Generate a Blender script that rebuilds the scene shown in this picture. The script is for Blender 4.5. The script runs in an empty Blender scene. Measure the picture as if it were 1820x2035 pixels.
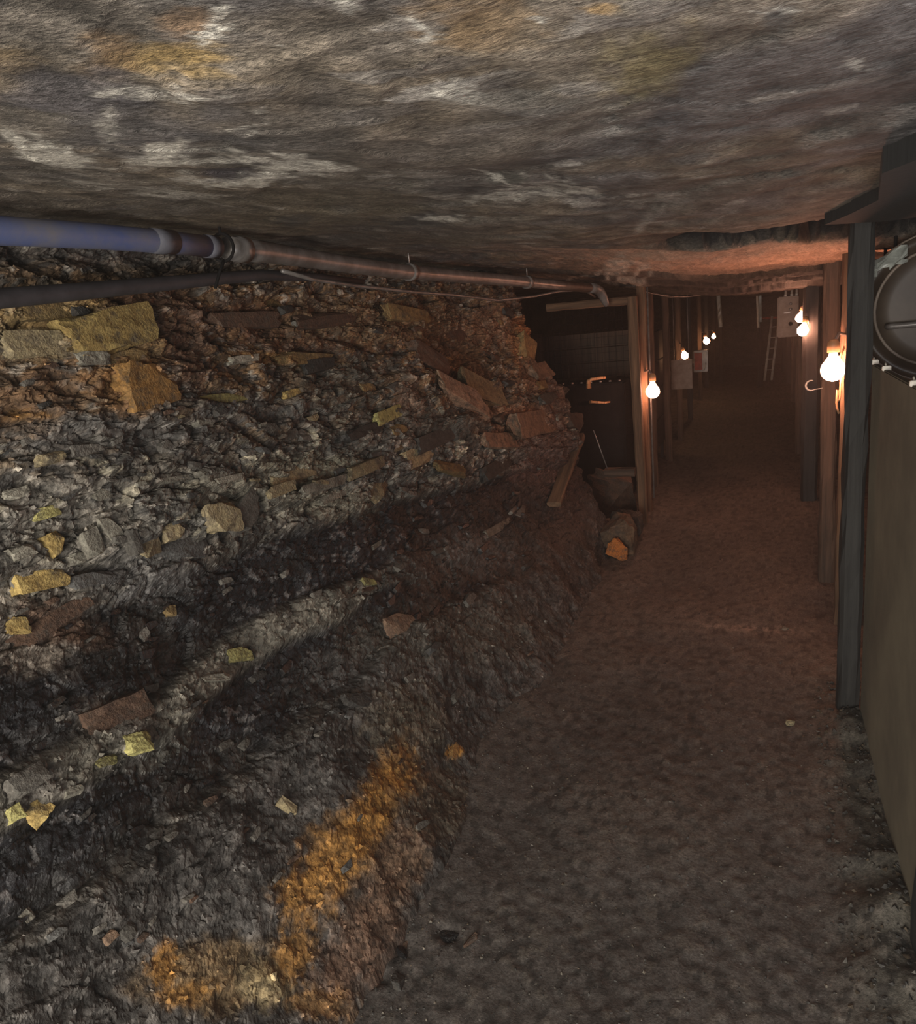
import bpy, bmesh, math, random
import numpy as np
from mathutils import Vector, Matrix

# ------------------------------------------------------------------ camera
W, H, F = 1820.0, 2035.0, 1500.0
ROLL, VP = 0.095, (1510.0, 600.0)
CAM = np.array([0.0, 0.0, 1.4])
_u = np.array([-math.sin(ROLL), math.cos(ROLL)]); _r = np.array([math.cos(ROLL), math.sin(ROLL)])
_d = np.array([VP[0] - W / 2, H / 2 - VP[1]])
_a, _b = float(_d @ _r), float(_d @ _u)
_p = math.atan2(_b, F)
_up = np.array([0, math.cos(_p), math.sin(_p)])
_y = np.array([_a, _b, -F]); _y = _y / np.linalg.norm(_y)
_x = np.cross(_y, _up)
_c, _s = math.cos(ROLL), math.sin(ROLL)
ROT = np.stack([_x, _y, _up]) @ np.array([[_c, _s, 0], [-_s, _c, 0], [0, 0, 1]])
scene = bpy.context.scene
cd = bpy.data.cameras.new('camera'); co = bpy.data.objects.new('camera', cd)
scene.collection.objects.link(co)
cd.sensor_fit = 'HORIZONTAL'; cd.sensor_width = 36.0; cd.lens = 36.0 * F / W
cd.clip_start = 0.02; cd.clip_end = 100
mw = Matrix([list(ROT[i]) + [CAM[i]] for i in range(3)] + [[0, 0, 0, 1]])
co.matrix_world = mw
scene.camera = co
scene.cycles.max_bounces = 5; scene.cycles.diffuse_bounces = 3; scene.cycles.glossy_bounces = 2; scene.cycles.volume_bounces = 0; scene.cycles.use_adaptive_sampling = True; scene.cycles.adaptive_threshold = 0.04

# ------------------------------------------------------------------ world, lights, exposure
wd = bpy.data.worlds.new('world'); scene.world = wd; wd.use_nodes = True
bg = wd.node_tree.nodes['Background']
bg.inputs[0].default_value = (0.030, 0.023, 0.019, 1); bg.inputs[1].default_value = 0.5
vol = wd.node_tree.nodes.new('ShaderNodeVolumeScatter')      # thin haze added to lift the blacks and give the bulbs a glow
vol.inputs['Color'].default_value = (0.9, 0.85, 0.8, 1); vol.inputs['Density'].default_value = 0.010; vol.inputs['Anisotropy'].default_value = 0.4
wd.node_tree.links.new(vol.outputs[0], wd.node_tree.nodes['World Output'].inputs['Volume'])
vs = scene.view_settings
vs.view_transform = 'Standard'; vs.look = 'None'; vs.gamma = 1.0; vs.use_curve_mapping = False
vs.exposure = 0.0

def area_light(name, loc, target, size, power, col):
    ld = bpy.data.lights.new(name, 'AREA'); ld.energy = power; ld.size = size; ld.color = col
    ld.shape = 'DISK'
    o = bpy.data.objects.new(name, ld); scene.collection.objects.link(o)
    o.location = loc
    o.rotation_euler = (Vector(target) - Vector(loc)).to_track_quat('-Z', 'Y').to_euler()
    return o
# lamp inferred behind the photographer, then two added fill lights out of view
area_light('gallery_light', (-0.35, -0.8, 1.12), (-0.6, 2.2, 1.0), 1.1, 30, (1.0, 0.93, 0.83))
area_light('rear_fill', (-0.4, -2.4, 0.9), (-0.4, 3.0, 1.0), 1.4, 120, (1.0, 0.93, 0.83))  # added fill from further back, evens the falloff along the face
area_light('roof_fill', (0.55, -0.2, 0.9), (0.4, 0.8, 1.7), 0.4, 11.0, (0.86, 0.9, 1.0))  # added cool fill that brightens the near roof

# ------------------------------------------------------------------ pixel helpers (used to measure, always with a real depth)
def ray(px, py):
    v = ROT @ np.array([px - W / 2, H / 2 - py, -F]); return v / np.linalg.norm(v)
def aty(px, py, y):
    d = ray(px, py); return CAM + d * y / d[1]
def atx(px, py, x):
    d = ray(px, py); return CAM + d * x / d[0]
def atz(px, py, z):
    d = ray(px, py); return CAM + d * (z - CAM[2]) / d[2]
def proj(P):
    q = (P - CAM) @ ROT
    w = np.where(-q[..., 2] > 0.05, -q[..., 2], np.nan)
    return W / 2 + F * q[..., 0] / w, H / 2 - F * q[..., 1] / w

# ------------------------------------------------------------------ numpy noise
def _h(ix, iy, iz, seed):
    n = (ix.astype(np.int64) * 374761393 + iy.astype(np.int64) * 668265263 + iz.astype(np.int64) * 2147483647 + seed * 1274126177) & 0xFFFFFFFF
    n = ((n ^ (n >> 13)) * 1274126177) & 0xFFFFFFFF
    n = ((n ^ (n >> 16)) * 2246822519) & 0xFFFFFFFF
    n = n ^ (n >> 15)
    return (n & 0xFFFFFF) / float(0x1000000)
def vnoise(x, y, z, seed=0):
    ix, iy, iz = np.floor(x), np.floor(y), np.floor(z)
    fx, fy, fz = x - ix, y - iy, z - iz
    fx, fy, fz = [t * t * t * (t * (t * 6 - 15) + 10) for t in (fx, fy, fz)]
    r = 0
    for a in (0, 1):
        wa = fx if a else 1 - fx
        for b in (0, 1):
            wb = fy if b else 1 - fy
            for c in (0, 1):
                wc = fz if c else 1 - fz
                r = r + wa * wb * wc * _h(ix + a, iy + b, iz + c, seed)
    return r * 2 - 1
def fbm(x, y, z, octv=4, seed=0, gain=0.5):
    s, a, f, t = 0, 1.0, 1.0, 0.0
    for o in range(octv):
        s = s + a * vnoise(x * f, y * f, z * f, seed + o * 17); t += a
        a *= gain; f *= 2.03
    return s / t * 1.6
def worley(x, y, seed=0):
    ix, iy = np.floor(x), np.floor(y)
    f1 = np.full(x.shape, 9.0); f2 = np.full(x.shape, 9.0); cid = np.zeros(x.shape)
    gx = np.zeros(x.shape); gy = np.zeros(x.shape)
    z0 = np.zeros(x.shape)
    for a in (-1, 0, 1):
        for b in (-1, 0, 1):
            cx = ix + a; cy = iy + b
            jx = cx + _h(cx, cy, z0, seed); jy = cy + _h(cx, cy, z0 + 1, seed)
            d = np.hypot(x - jx, y - jy)
            m = d < f1
            f2 = np.where(m, f1, np.minimum(f2, d))
            cid = np.where(m, _h(cx, cy, z0 + 2, seed), cid)
            gx = np.where(m, x - jx, gx); gy = np.where(m, y - jy, gy)
            f1 = np.where(m, d, f1)
    return f1, f2, cid, gx, gy
def sstep(a, b, x):
    t = np.clip((x - a) / (b - a), 0, 1); return t * t * (3 - 2 * t)

# ------------------------------------------------------------------ materials
def new_mat(name):
    m = bpy.data.materials.new(name); m.use_nodes = True
    nt = m.node_tree; b = nt.nodes['Principled BSDF']
    return m, nt, b
def N(nt, typ, **kw):
    n = nt.nodes.new(typ)
    for k, v in kw.items():
        if k in n.inputs: n.inputs[k].default_value = v
        else: setattr(n, k, v)
    return n
def rock_mat(name, fine=90.0, bump=0.35, var=0.55, rough=0.85, cell=1.0, stretch=(1, 1, 1)):
    """colour from the 'Col' attribute (minerals of the strata), alpha = gloss; grain from noise"""
    m, nt, b = new_mat(name); L = nt.links
    at = N(nt, 'ShaderNodeAttribute'); at.attribute_name = 'Col'
    tc = N(nt, 'ShaderNodeTexCoord')
    n1 = N(nt, 'ShaderNodeTexNoise', Scale=fine, Detail=4.0, Roughness=0.7)
    n2 = N(nt, 'ShaderNodeTexVoronoi', Scale=fine * 1.3)
    mp = N(nt, 'ShaderNodeMapping'); mp.inputs['Scale'].default_value = stretch; L.new(tc.outputs['Object'], mp.inputs[0])
    L.new(mp.outputs[0], n1.inputs['Vector']); L.new(mp.outputs[0], n2.inputs['Vector'])
    mr = N(nt, 'ShaderNodeMapRange'); mr.inputs[1].default_value = 0.25; mr.inputs[2].default_value = 0.75
    mr.inputs[3].default_value = 1 - var; mr.inputs[4].default_value = 1 + var
    L.new(n1.outputs['Fac'], mr.inputs[0])
    mr2 = N(nt, 'ShaderNodeMapRange'); mr2.inputs[3].default_value = 1 - .45 * cell; mr2.inputs[4].default_value = 1 + .5 * cell
    sx = N(nt, 'ShaderNodeSeparateColor'); L.new(n2.outputs['Color'], sx.inputs[0]); L.new(sx.outputs[0], mr2.inputs[0])
    mu = N(nt, 'ShaderNodeMath', operation='MULTIPLY'); L.new(mr.outputs[0], mu.inputs[0]); L.new(mr2.outputs[0], mu.inputs[1])
    vm = N(nt, 'ShaderNodeVectorMath', operation='SCALE'); L.new(at.outputs['Color'], vm.inputs[0]); L.new(mu.outputs[0], vm.inputs['Scale'])
    L.new(vm.outputs[0], b.inputs['Base Color'])
    rr = N(nt, 'ShaderNodeMapRange'); rr.inputs[3].default_value = rough; rr.inputs[4].default_value = 0.32
    L.new(at.outputs['Alpha'], rr.inputs[0]); L.new(rr.outputs[0], b.inputs['Roughness'])
    n4 = N(nt, 'ShaderNodeTexNoise', Scale=fine * .35, Detail=4.0, Roughness=0.75); L.new(mp.outputs[0], n4.inputs['Vector'])
    ad = N(nt, 'ShaderNodeMath', operation='ADD'); L.new(n1.outputs['Fac'], ad.inputs[0]); L.new(n4.outputs['Fac'], ad.inputs[1])
    bp = N(nt, 'ShaderNodeBump', Strength=bump, Distance=0.008); L.new(ad.outputs[0], bp.inputs['Height'])
    L.new(bp.outputs[0], b.inputs['Normal'])
    b.inputs['Specular IOR Level'].default_value = 0.35
    return m
def stone_mat(name, col, var=0.35, rough=0.85, scale=28.0, col2=None):
    m, nt, b = new_mat(name); L = nt.links
    tc = N(nt, 'ShaderNodeTexCoord'); oi = N(nt, 'ShaderNodeObjectInfo')
    add = N(nt, 'ShaderNodeVectorMath', operation='ADD')
    sc = N(nt, 'ShaderNodeVectorMath', operation='SCALE'); sc.inputs['Scale'].default_value = 1.0
    g = N(nt, 'ShaderNodeNewGeometry')
    n1 = N(nt, 'ShaderNodeTexNoise', Scale=scale, Detail=4.0, Roughness=0.72)
    L.new(g.outputs['Position'], n1.inputs['Vector'])
    n3 = N(nt, 'ShaderNodeTexNoise', Scale=scale * 5, Detail=2.0, Roughness=0.7); L.new(g.outputs['Position'], n3.inputs['Vector'])
    cr = N(nt, 'ShaderNodeValToRGB'); e = cr.color_ramp.elements
    c2 = col2 or tuple(c * 0.45 for c in col)
    e[0].position = 0.33; e[0].color = (*c2, 1); e[1].position = 0.6; e[1].color = (*col, 1)
    L.new(n1.outputs['Fac'], cr.inputs[0])
    mr = N(nt, 'ShaderNodeMapRange'); mr.inputs[3].default_value = 1 - var; mr.inputs[4].default_value = 1 + var
    L.new(oi.outputs['Random'], mr.inputs[0])
    mr3 = N(nt, 'ShaderNodeMapRange'); mr3.inputs[1].default_value = .3; mr3.inputs[2].default_value = .7; mr3.inputs[3].default_value = .6; mr3.inputs[4].default_value = 1.35
    L.new(n3.outputs['Fac'], mr3.inputs[0])
    mu = N(nt, 'ShaderNodeMath', operation='MULTIPLY'); L.new(mr.outputs[0], mu.inputs[0]); L.new(mr3.outputs[0], mu.inputs[1])
    vm = N(nt, 'ShaderNodeVectorMath', operation='SCALE'); L.new(cr.outputs['Color'], vm.inputs[0]); L.new(mu.outputs[0], vm.inputs['Scale'])
    nd = N(nt, 'ShaderNodeTexNoise', Scale=scale * .75, Detail=4.0, Roughness=0.8); L.new(g.outputs['Position'], nd.inputs['Vector'])
    md_ = N(nt, 'ShaderNodeMapRange'); md_.inputs[1].default_value = .5; md_.inputs[2].default_value = .66; md_.inputs[4].default_value = .8; L.new(nd.outputs['Fac'], md_.inputs[0])
    mx = N(nt, 'ShaderNodeMix', data_type='RGBA'); L.new(md_.outputs[0], mx.inputs[0]); L.new(vm.outputs[0], mx.inputs[6]); mx.inputs[7].default_value = (.055, .047, .039, 1)   # coal dust and dirt
    L.new(mx.outputs[2], b.inputs['Base Color'])
    b.inputs['Roughness'].default_value = rough; b.inputs['Specular IOR Level'].default_value = 0.3
    bp = N(nt, 'ShaderNodeBump', Strength=0.5, Distance=0.006)
    ad = N(nt, 'ShaderNodeMath', operation='ADD'); L.new(n1.outputs['Fac'], ad.inputs[0]); L.new(n3.outputs['Fac'], ad.inputs[1])
    L.new(ad.outputs[0], bp.inputs['Height']); L.new(bp.outputs[0], b.inputs['Normal'])
    return m
def wood_mat(name, c1, c2, rough=0.8, zs=2.5, xs=45.0):
    m, nt, b = new_mat(name); L = nt.links
    tc = N(nt, 'ShaderNodeTexCoord'); mp = N(nt, 'ShaderNodeMapping'); mp.inputs['Scale'].default_value = (xs, xs, zs)
    L.new(tc.outputs['Object'], mp.inputs[0])
    n1 = N(nt, 'ShaderNodeTexNoise', Scale=1.0, Detail=6.0, Roughness=0.65); L.new(mp.outputs[0], n1.inputs['Vector'])
    cr = N(nt, 'ShaderNodeValToRGB'); e = cr.color_ramp.elements
    e[0].position = 0.35; e[0].color = (*c1, 1); e[1].position = 0.68; e[1].color = (*c2, 1)
    L.new(n1.outputs['Fac'], cr.inputs[0]); L.new(cr.outputs[0], b.inputs['Base Color'])
    b.inputs['Roughness'].default_value = rough
    bp = N(nt, 'ShaderNodeBump', Strength=0.5, Distance=0.004); L.new(n1.outputs['Fac'], bp.inputs['Height']); L.new(bp.outputs[0], b.inputs['Normal'])
    return m
def plain_mat(name, col, rough=0.5, metal=0.0, dirt=None, scale=14.0, lo=.4, hi=.65):
    m, nt, b = new_mat(name); L = nt.links
    tc = N(nt, 'ShaderNodeTexCoord')
    n1 = N(nt, 'ShaderNodeTexNoise', Scale=scale, Detail=6.0, Roughness=0.65); L.new(tc.outputs['Object'], n1.inputs['Vector'])
    cr = N(nt, 'ShaderNodeValToRGB'); e = cr.color_ramp.elements
    d = dirt or tuple(c * 0.55 for c in col)
    e[0].position = lo; e[0].color = (*d, 1); e[1].position = hi; e[1].color = (*col, 1)
    L.new(n1.outputs['Fac'], cr.inputs[0]); L.new(cr.outputs[0], b.inputs['Base Color'])
    b.inputs['Roughness'].default_value = rough; b.inputs['Metallic'].default_value = metal
    bp = N(nt, 'ShaderNodeBump', Strength=0.15, Distance=0.003); L.new(n1.outputs['Fac'], bp.inputs['Height']); L.new(bp.outputs[0], b.inputs['Normal'])
    return m
def emit_mat(name, col, strength):
    m, nt, b = new_mat(name)
    b.inputs['Base Color'].default_value = (*col, 1)
    b.inputs['Emission Color'].default_value = (*col, 1); b.inputs['Emission Strength'].default_value = strength
    return m

M_wall = rock_mat('strata_rock', 70, 0.5)
M_roof = rock_mat('roof_rock', 150, 0.45, 0.85, cell=.0, stretch=(.7, 1.2, 1))
M_floor = rock_mat('gravel', 130, 0.32, 0.6, cell=.35)
M_bulb = emit_mat('lit_bulb', (1.0, 0.42, 0.25), 170.0)
M_bulb_gate = emit_mat('lit_bulb_gate', (1.0, 0.42, 0.25), 85.0)
M_bulb_far = emit_mat('lit_bulb_small', (1.0, 0.47, 0.22), 60.0)
M_timber = wood_mat('dark_timber', (0.006, 0.006, 0.006), (0.024, 0.0235, 0.022), 0.75)
M_timber_b = wood_mat('brown_timber', (0.03, 0.021, 0.015), (0.095, 0.062, 0.042), 0.85)
M_timber_o = wood_mat('orange_timber', (0.06, 0.035, 0.02), (0.19, 0.11, 0.06), 0.85)
M_blackwood = wood_mat('black_wood', (0.005, 0.005, 0.005), (0.012, 0.0115, 0.011), 0.95)  # near-black wood for the head plank and lower posts
M_board = plain_mat('olive_board', (0.24, 0.205, 0.14), 0.8, dirt=(0.14, 0.115, 0.08), scale=3.0, lo=.35, hi=.7)
M_black = plain_mat('black_metal', (0.012, 0.011, 0.011), 0.9)
M_black.node_tree.nodes['Principled BSDF'].inputs['Specular IOR Level'].default_value = .1
M_steel = plain_mat('dull_steel', (0.24, 0.225, 0.215), 0.38, 0.3, dirt=(0.13, 0.115, 0.105))
M_blue = plain_mat('blue_plastic', (0.07, 0.10, 0.235), 0.6, dirt=(0.15, 0.15, 0.165), scale=5.0, lo=.36, hi=.6)
M_sleeve = plain_mat('grey_sleeve', (0.10, 0.10, 0.12), 0.6)
M_hose = plain_mat('dark_hose', (0.045, 0.042, 0.048), 0.7)
M_box = plain_mat('grey_enamel', (0.26, 0.21, 0.17), 0.6, dirt=(0.17, 0.13, 0.1))
M_red = plain_mat('red_paint', (0.5, 0.05, 0.03), 0.5)
M_white = plain_mat('white_paint', (0.7, 0.66, 0.6), 0.45, dirt=(0.5, 0.46, 0.4))
M_cord = plain_mat('cable_orange', (0.6, 0.33, 0.16), 0.5)
M_wire = plain_mat('thin_wire', (0.35, 0.32, 0.3), 0.45, 0.6)
M_duct = plain_mat('rusty_duct', (0.075, 0.055, 0.038), 0.4, 0.1, dirt=(0.05, 0.036, 0.026), scale=6)
M_plastic = plain_mat('grey_plastic', (0.4, 0.42, 0.38), 0.3)

# ------------------------------------------------------------------ object helpers
COL = scene.collection
def mkobj(name, mesh, mat=None, parent=None, loc=None):
    o = bpy.data.objects.new(name, mesh); COL.objects.link(o)
    if mat is not None and len(mesh.materials) == 0: mesh.materials.append(mat)
    if parent is not None: o.parent = parent
    if loc is not None: o.location = loc
    return o
def tag(o, label=None, cat=None, group=None, kind=None):
    if label: o['label'] = label
    if cat: o['category'] = cat
    if group: o['group'] = group
    if kind: o['kind'] = kind
    return o
def empty(name, loc, label, cat, group=None):
    o = bpy.data.objects.new(name, None); COL.objects.link(o); o.location = loc
    o.empty_display_size = 0.1
    return tag(o, label, cat, group)
def me_from(name, v, f, smooth=False):
    me = bpy.data.meshes.new(name); me.from_pydata([tuple(map(float, p)) for p in v], [], f); me.validate()
    bm = bmesh.new(); bm.from_mesh(me); bmesh.ops.recalc_face_normals(bm, faces=bm.faces); bm.to_mesh(me); bm.free()
    if smooth: me.polygons.foreach_set('use_smooth', [True] * len(me.polygons))
    return me
def grid_mesh(name, P, col=None, smooth=True):
    """P: (n, m, 3) array -> quad mesh"""
    n, m = P.shape[:2]
    me = bpy.data.meshes.new(name)
    me.vertices.add(n * m); me.vertices.foreach_set('co', P.reshape(-1).astype(np.float32))
    i = np.arange(n * m).reshape(n, m)
    q = np.stack([i[:-1, :-1], i[1:, :-1], i[1:, 1:], i[:-1, 1:]], -1).reshape(-1, 4)
    me.loops.add(q.size); me.loops.foreach_set('vertex_index', q.reshape(-1).astype(np.int32))
    me.polygons.add(len(q)); me.polygons.foreach_set('loop_start', np.arange(0, q.size, 4, dtype=np.int32))
    me.update(calc_edges=True)
    me.polygons.foreach_set('use_smooth', np.full(len(q), smooth))
    if col is not None:
        at = me.color_attributes.new('Col', 'FLOAT_COLOR', 'POINT')
        at.data.foreach_set('color', col.reshape(-1).astype(np.float32))
    return me
def box_vf(cx, cy, cz, sx, sy, sz, off=0):
    v = [(cx + a * sx / 2, cy + b * sy / 2, cz + c * sz / 2) for a in (-1, 1) for b in (-1, 1) for c in (-1, 1)]
    f = [(0, 1, 3, 2), (4, 6, 7, 5), (0, 4, 5, 1), (2, 3, 7, 6), (0, 2, 6, 4), (1, 5, 7, 3)]
    return v, [tuple(i + off for i in q) for q in f]
def box(name, c, s, mat, parent=None, bevel=0.004, base=None):
    bm = bmesh.new(); bmesh.ops.create_cube(bm, size=1.0)
    b = c if base is None else base
    for v in bm.verts:
        v.co = Vector((v.co.x * s[0], v.co.y * s[1], v.co.z * s[2]))
    if bevel: bmesh.ops.bevel(bm, geom=bm.edges[:], offset=min(bevel, min(s) * .3), segments=2, affect='EDGES')
    me = bpy.data.meshes.new(name); bm.to_mesh(me); bm.free()
    return mkobj(name, me, mat, parent, c)
def tube_me(name, pts, r, seg=10, closed=False, smooth=True):
    pts = [Vector(p) for p in pts]; n = len(pts)
    rs = r if isinstance(r, (list, tuple)) else [r] * n
    v, f = [], []
    prev = None
    for i, p in enumerate(pts):
        a = pts[(i - 1) % n] if (closed or i > 0) else p
        b = pts[(i + 1) % n] if (closed or i < n - 1) else p
        t = (b - a).normalized()
        if prev is None:
            s = t.cross(Vector((0, 0, 1)))
            if s.length < 0.05: s = t.cross(Vector((1, 0, 0)))
        else:
            s = prev - t * prev.dot(t)
        s.normalize(); prev = s; q = t.cross(s)
        for k in range(seg):
            an = 2 * math.pi * k / seg
            v.append(p + (s * math.cos(an) + q * math.sin(an)) * rs[i])
    rng = n if closed else n - 1
    for i in range(rng):
        for k in range(seg):
            a = i * seg + k; b = i * seg + (k + 1) % seg
            c = ((i + 1) % n) * seg + (k + 1) % seg; d = ((i + 1) % n) * seg + k
            f.append((a, b, c, d))
    if not closed:
        f.append(tuple(range(seg - 1, -1, -1))); f.append(tuple((n - 1) * seg + k for k in range(seg)))
    return me_from(name, v, f, smooth)
def tube(name, pts, r, mat, parent=None, seg=10, closed=False, origin=None):
    o = Vector(origin) if origin is not None else Vector((0, 0, 0))
    return mkobj(name, tube_me(name, [Vector(p) - o for p in pts], r, seg, closed), mat, parent, tuple(o) if parent is None else None)
def lathe_me(name, prof, seg=20):
    v, f = [], []
    for (r, z) in prof:
        for k in range(seg):
            an = 2 * math.pi * k / seg; v.append((r * math.cos(an), r * math.sin(an), z))
    for i in range(len(prof) - 1):
        for k in range(seg):
            f.append((i * seg + k, i * seg + (k + 1) % seg, (i + 1) * seg + (k + 1) % seg, (i + 1) * seg + k))
    f.append(tuple(range(seg - 1, -1, -1))); f.append(tuple((len(prof) - 1) * seg + k for k in range(seg)))
    return me_from(name, v, f, True)
def timber_me(name, sx, sy, L, jit=0.004, rings=14, seed=0, chamfer=0.18, top_cut=0.0):
    """rough-sawn post along +Z from 0 to L with chamfered, slightly wandering edges"""
    rnd = random.Random(seed)
    sec = []
    c = chamfer * min(sx, sy); hx, hy = sx / 2, sy / 2
    for (a, b) in ((hx, -hy + c), (hx, hy - c), (hx - c, hy), (-hx + c, hy), (-hx, hy - c), (-hx, -hy + c), (-hx + c, -hy), (hx - c, -hy)):
        sec.append((a, b))
    v, f = [], []
    ph = [rnd.uniform(0, 6.28) for _ in range(8)]
    for i in range(rings + 1):
        z = L * i / rings
        for k, (a, b) in enumerate(sec):
            w = 1 + (math.sin(z * 5 + ph[k]) * .5 + rnd.uniform(-1, 1)) * jit / max(sx, sy) * 2
            v.append((a * w, b * w, z - (top_cut * (a + hx) / sx if i == rings else 0)))
    for i in range(rings):
        for k in range(8):
            f.append((i * 8 + k, i * 8 + (k + 1) % 8, (i + 1) * 8 + (k + 1) % 8, (i + 1) * 8 + k))
    f.append(tuple(range(7, -1, -1))); f.append(tuple(rings * 8 + k for k in range(8)))
    return me_from(name, v, f, False)

# ------------------------------------------------------------------ LEFT WALL (coal face)
Z_KEYS = np.array([0.0, 0.1, 0.3, 0.6, 0.9, 1.2, 1.5, 1.8])
X_TAB = {0.2: [-0.84, -0.93, -1.10, -1.30, -1.42, -1.50, -1.56, -1.66],
         2.0: [-0.82, -0.91, -1.07, -1.27, -1.40, -1.48, -1.54, -1.62],
         3.5: [-0.79, -0.86, -0.99, -1.17, -1.28, -1.40, -1.45, -1.50],
         4.4: [-0.77, -0.83, -0.95, -1.08, -1.15, -1.36, -1.37, -1.38],
         4.9: [-0.78, -0.84, -0.95, -1.05, -1.10, -1.34, -1.34, -1.34]}
def wall_x(y, z):
    ks = sorted(X_TAB); T = np.array([X_TAB[k] for k in ks])
    out = np.zeros(np.shape(z))
    cols = np.stack([np.interp(z, Z_KEYS, T[i]) for i in range(len(ks))], -1)
    yi = np.clip(np.interp(y, ks, np.arange(len(ks))), 0, len(ks) - 1.0001)
    i0 = np.floor(yi).astype(int); fr = yi - i0
    fr = fr * fr * (3 - 2 * fr)
    return np.take_along_axis(cols, i0[..., None], -1)[..., 0] * (1 - fr) + np.take_along_axis(cols, (i0 + 1)[..., None], -1)[..., 0] * fr

NY, NZ = 700, 560
yy = 0.22 * (4.86 / 0.22) ** np.linspace(0, 1, NY)
zz = np.linspace(-0.06, 1.80, NZ)
Y, Z = np.meshgrid(yy, zz, indexing='ij')
X = wall_x(Y, np.clip(Z, 0, 1.8))
BASE_X, BASE_Y, BASE_Z = X.copy(), Y.copy(), Z.copy()
wpx, wpy = proj(np.stack([X, Y, Z], -1))

def strata(y, z):          # height in the bedding: layers dip away from the viewer
    return z + 0.035 * np.maximum(0, y - 0.9) + 0.085 * np.maximum(0, y - 2.2)
ZR = strata(Y, Z) + 0.03 * fbm(Y * 1.8, Z * 3, 0 * Z, 3, 5)
# domain warp, fragments of three sizes (flat in the bedding)
wy = Y + 0.05 * fbm(Y * 6, Z * 6, 0 * Z, 3, 11); wz = Z + 0.022 * fbm(Y * 6, Z * 6, 0 * Z + 4, 3, 12)
f1a, f2a, ida, gxa, gya = worley(wy / 0.15, (wz + .04 * wy) / 0.060, 3)
f1b, f2b, idb, gxb, gyb = worley(wy / 0.055, (wz + .03 * wy) / 0.022, 7)
wy2 = Y + 0.012 * fbm(Y * 30, Z * 30, 0 * Z, 2, 13); wz2 = Z + 0.008 * fbm(Y * 30, Z * 30, 0 * Z + 3, 2, 15)
f1c, f2c, idc, gxc, gyc = worley(wy2 / 0.024, wz2 / 0.013, 9)
slope = 1 - sstep(0.18, 0.42, Z)                      # rubble slope at the foot is finer and smoother
tan_l = sstep(.585, .61, ZR) * (1 - sstep(.665, .70, ZR)) * (1 - .75 * sstep(1.9, 2.5, Y))
coal = np.clip(sstep(0.43, 0.48, ZR) * (1 - sstep(0.86, 0.90, ZR)) * (1 - tan_l), 0, 1)
calm = 1 - .6 * (1 - sstep(.80, .95, ZR))              # seams and foot slope break finer than the stone beds
big = fbm(Y * 1.3, Z * 1.6, 0 * Z, 4, 21)
med = fbm(Y * 6, Z * 9, 0 * Z, 4, 23)
fin = fbm(Y * 26, Z * 34, 0 * Z, 4, 25)
disp = 0.050 * big + calm * 0.014 * med + 0.004 * fin
disp += calm * (1 - 0.6 * slope) * (0.026 * (ida - .5) + 0.013 * (gya * (ida - .4)) + 0.010 * (idb - .5) - 0.008 * (1 - sstep(0.0, .16, f2a - f1a)))
disp += (1 - 0.35 * slope) * calm ** .5 * (0.006 * (idc - .5) - 0.004 * (1 - sstep(0, .14, f2b - f1b)) + .01 * gxb * (idb - .5))
# bedding ledges: seams recede, stone bands stand proud
disp += 0.03 * sstep(0.93, 0.97, ZR) * (1 - sstep(1.3, 1.5, ZR)) - 0.035 * coal * (1 - slope)
led = np.sin(ZR * 62 + 3 * fbm(Y * 3, Z * 3, 0 * Z, 2, 31)); disp += 0.008 * np.sign(led) * np.abs(led) ** .4 * sstep(0.85, 1.0, ZR)
disp += slope * 0.006 * fbm(Y * 14, Z * 14, 0 * Z, 4, 41)
nx = np.ones_like(X); slz = np.gradient(X, axis=1) / np.gradient(Z, axis=1)
nrm = np.sqrt(1 + slz ** 2)
X = X + disp / nrm; Zd = Z - disp * slz / nrm
Zd = np.where(Z < 0, Z, Zd)
# far end turns the corner, ragged
end = sstep(4.35, 4.86, Y)
Yd = Y + end * (0.16 * fbm(0 * Y, Z * 5, 0 * Z, 3, 51) + 0.05 * fbm(Y * 9, Z * 14, 0 * Z, 3, 52))
X = X - 0.20 * sstep(4.6, 4.86, Y) ** 2
PW = np.stack([X, Yd, Zd], -1)

def mixc(c, col, m):
    return c * (1 - m[..., None]) + np.array(col) * m[..., None]
def lum_var(c, v):
    return c * np.clip(v, 0.15, 3)[..., None]
C = np.zeros(Y.shape + (3,)) + np.array((0.098, 0.087, 0.072))
C = mixc(C, (0.120, 0.080, 0.047), sstep(1.10, 1.25, ZR + .04 * med))
C = mixc(C, (0.135, 0.080, 0.040), sstep(1.20, 1.38, ZR + .05 * med) * sstep(-.35, .25, big))
C = mixc(C, (0.095, 0.088, 0.080), sstep(1.60, 1.72, Z))
C = mixc(C, (0.100, 0.094, 0.082), sstep(.92, .96, ZR) * (1 - sstep(1.02, 1.14, ZR)))
# single fragments carry their own mineral colour
pale = sstep(.80, .9, idb) * sstep(.9, .98, ZR) * (1 - sstep(1.2, 1.35, ZR))
C = mixc(C, (0.26, 0.235, 0.175), pale * .8)
C = mixc(C, (0.215, 0.195, 0.165), sstep(.82, .9, idc) * (1 - coal) * .75)
C = mixc(C, (0.04, 0.038, 0.036), sstep(.66, .8, (idc * 7.31) % 1) * .75)
C = mixc(C, (0.045, 0.043, 0.041), sstep(.72, .8, (idb * 5.7) % 1) * .7)
# mineral band between the two seams
C = mixc(C, (0.13, 0.12, 0.098), tan_l * .85)
C = mixc(C, (0.0105, 0.0105, 0.012), coal * np.clip(.92 + .3 * med, .75, 1))
C = mixc(C, (0.075, 0.07, 0.068), coal * sstep(.84, .92, idc) * sstep(-.1, .5, med) * .8)
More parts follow.
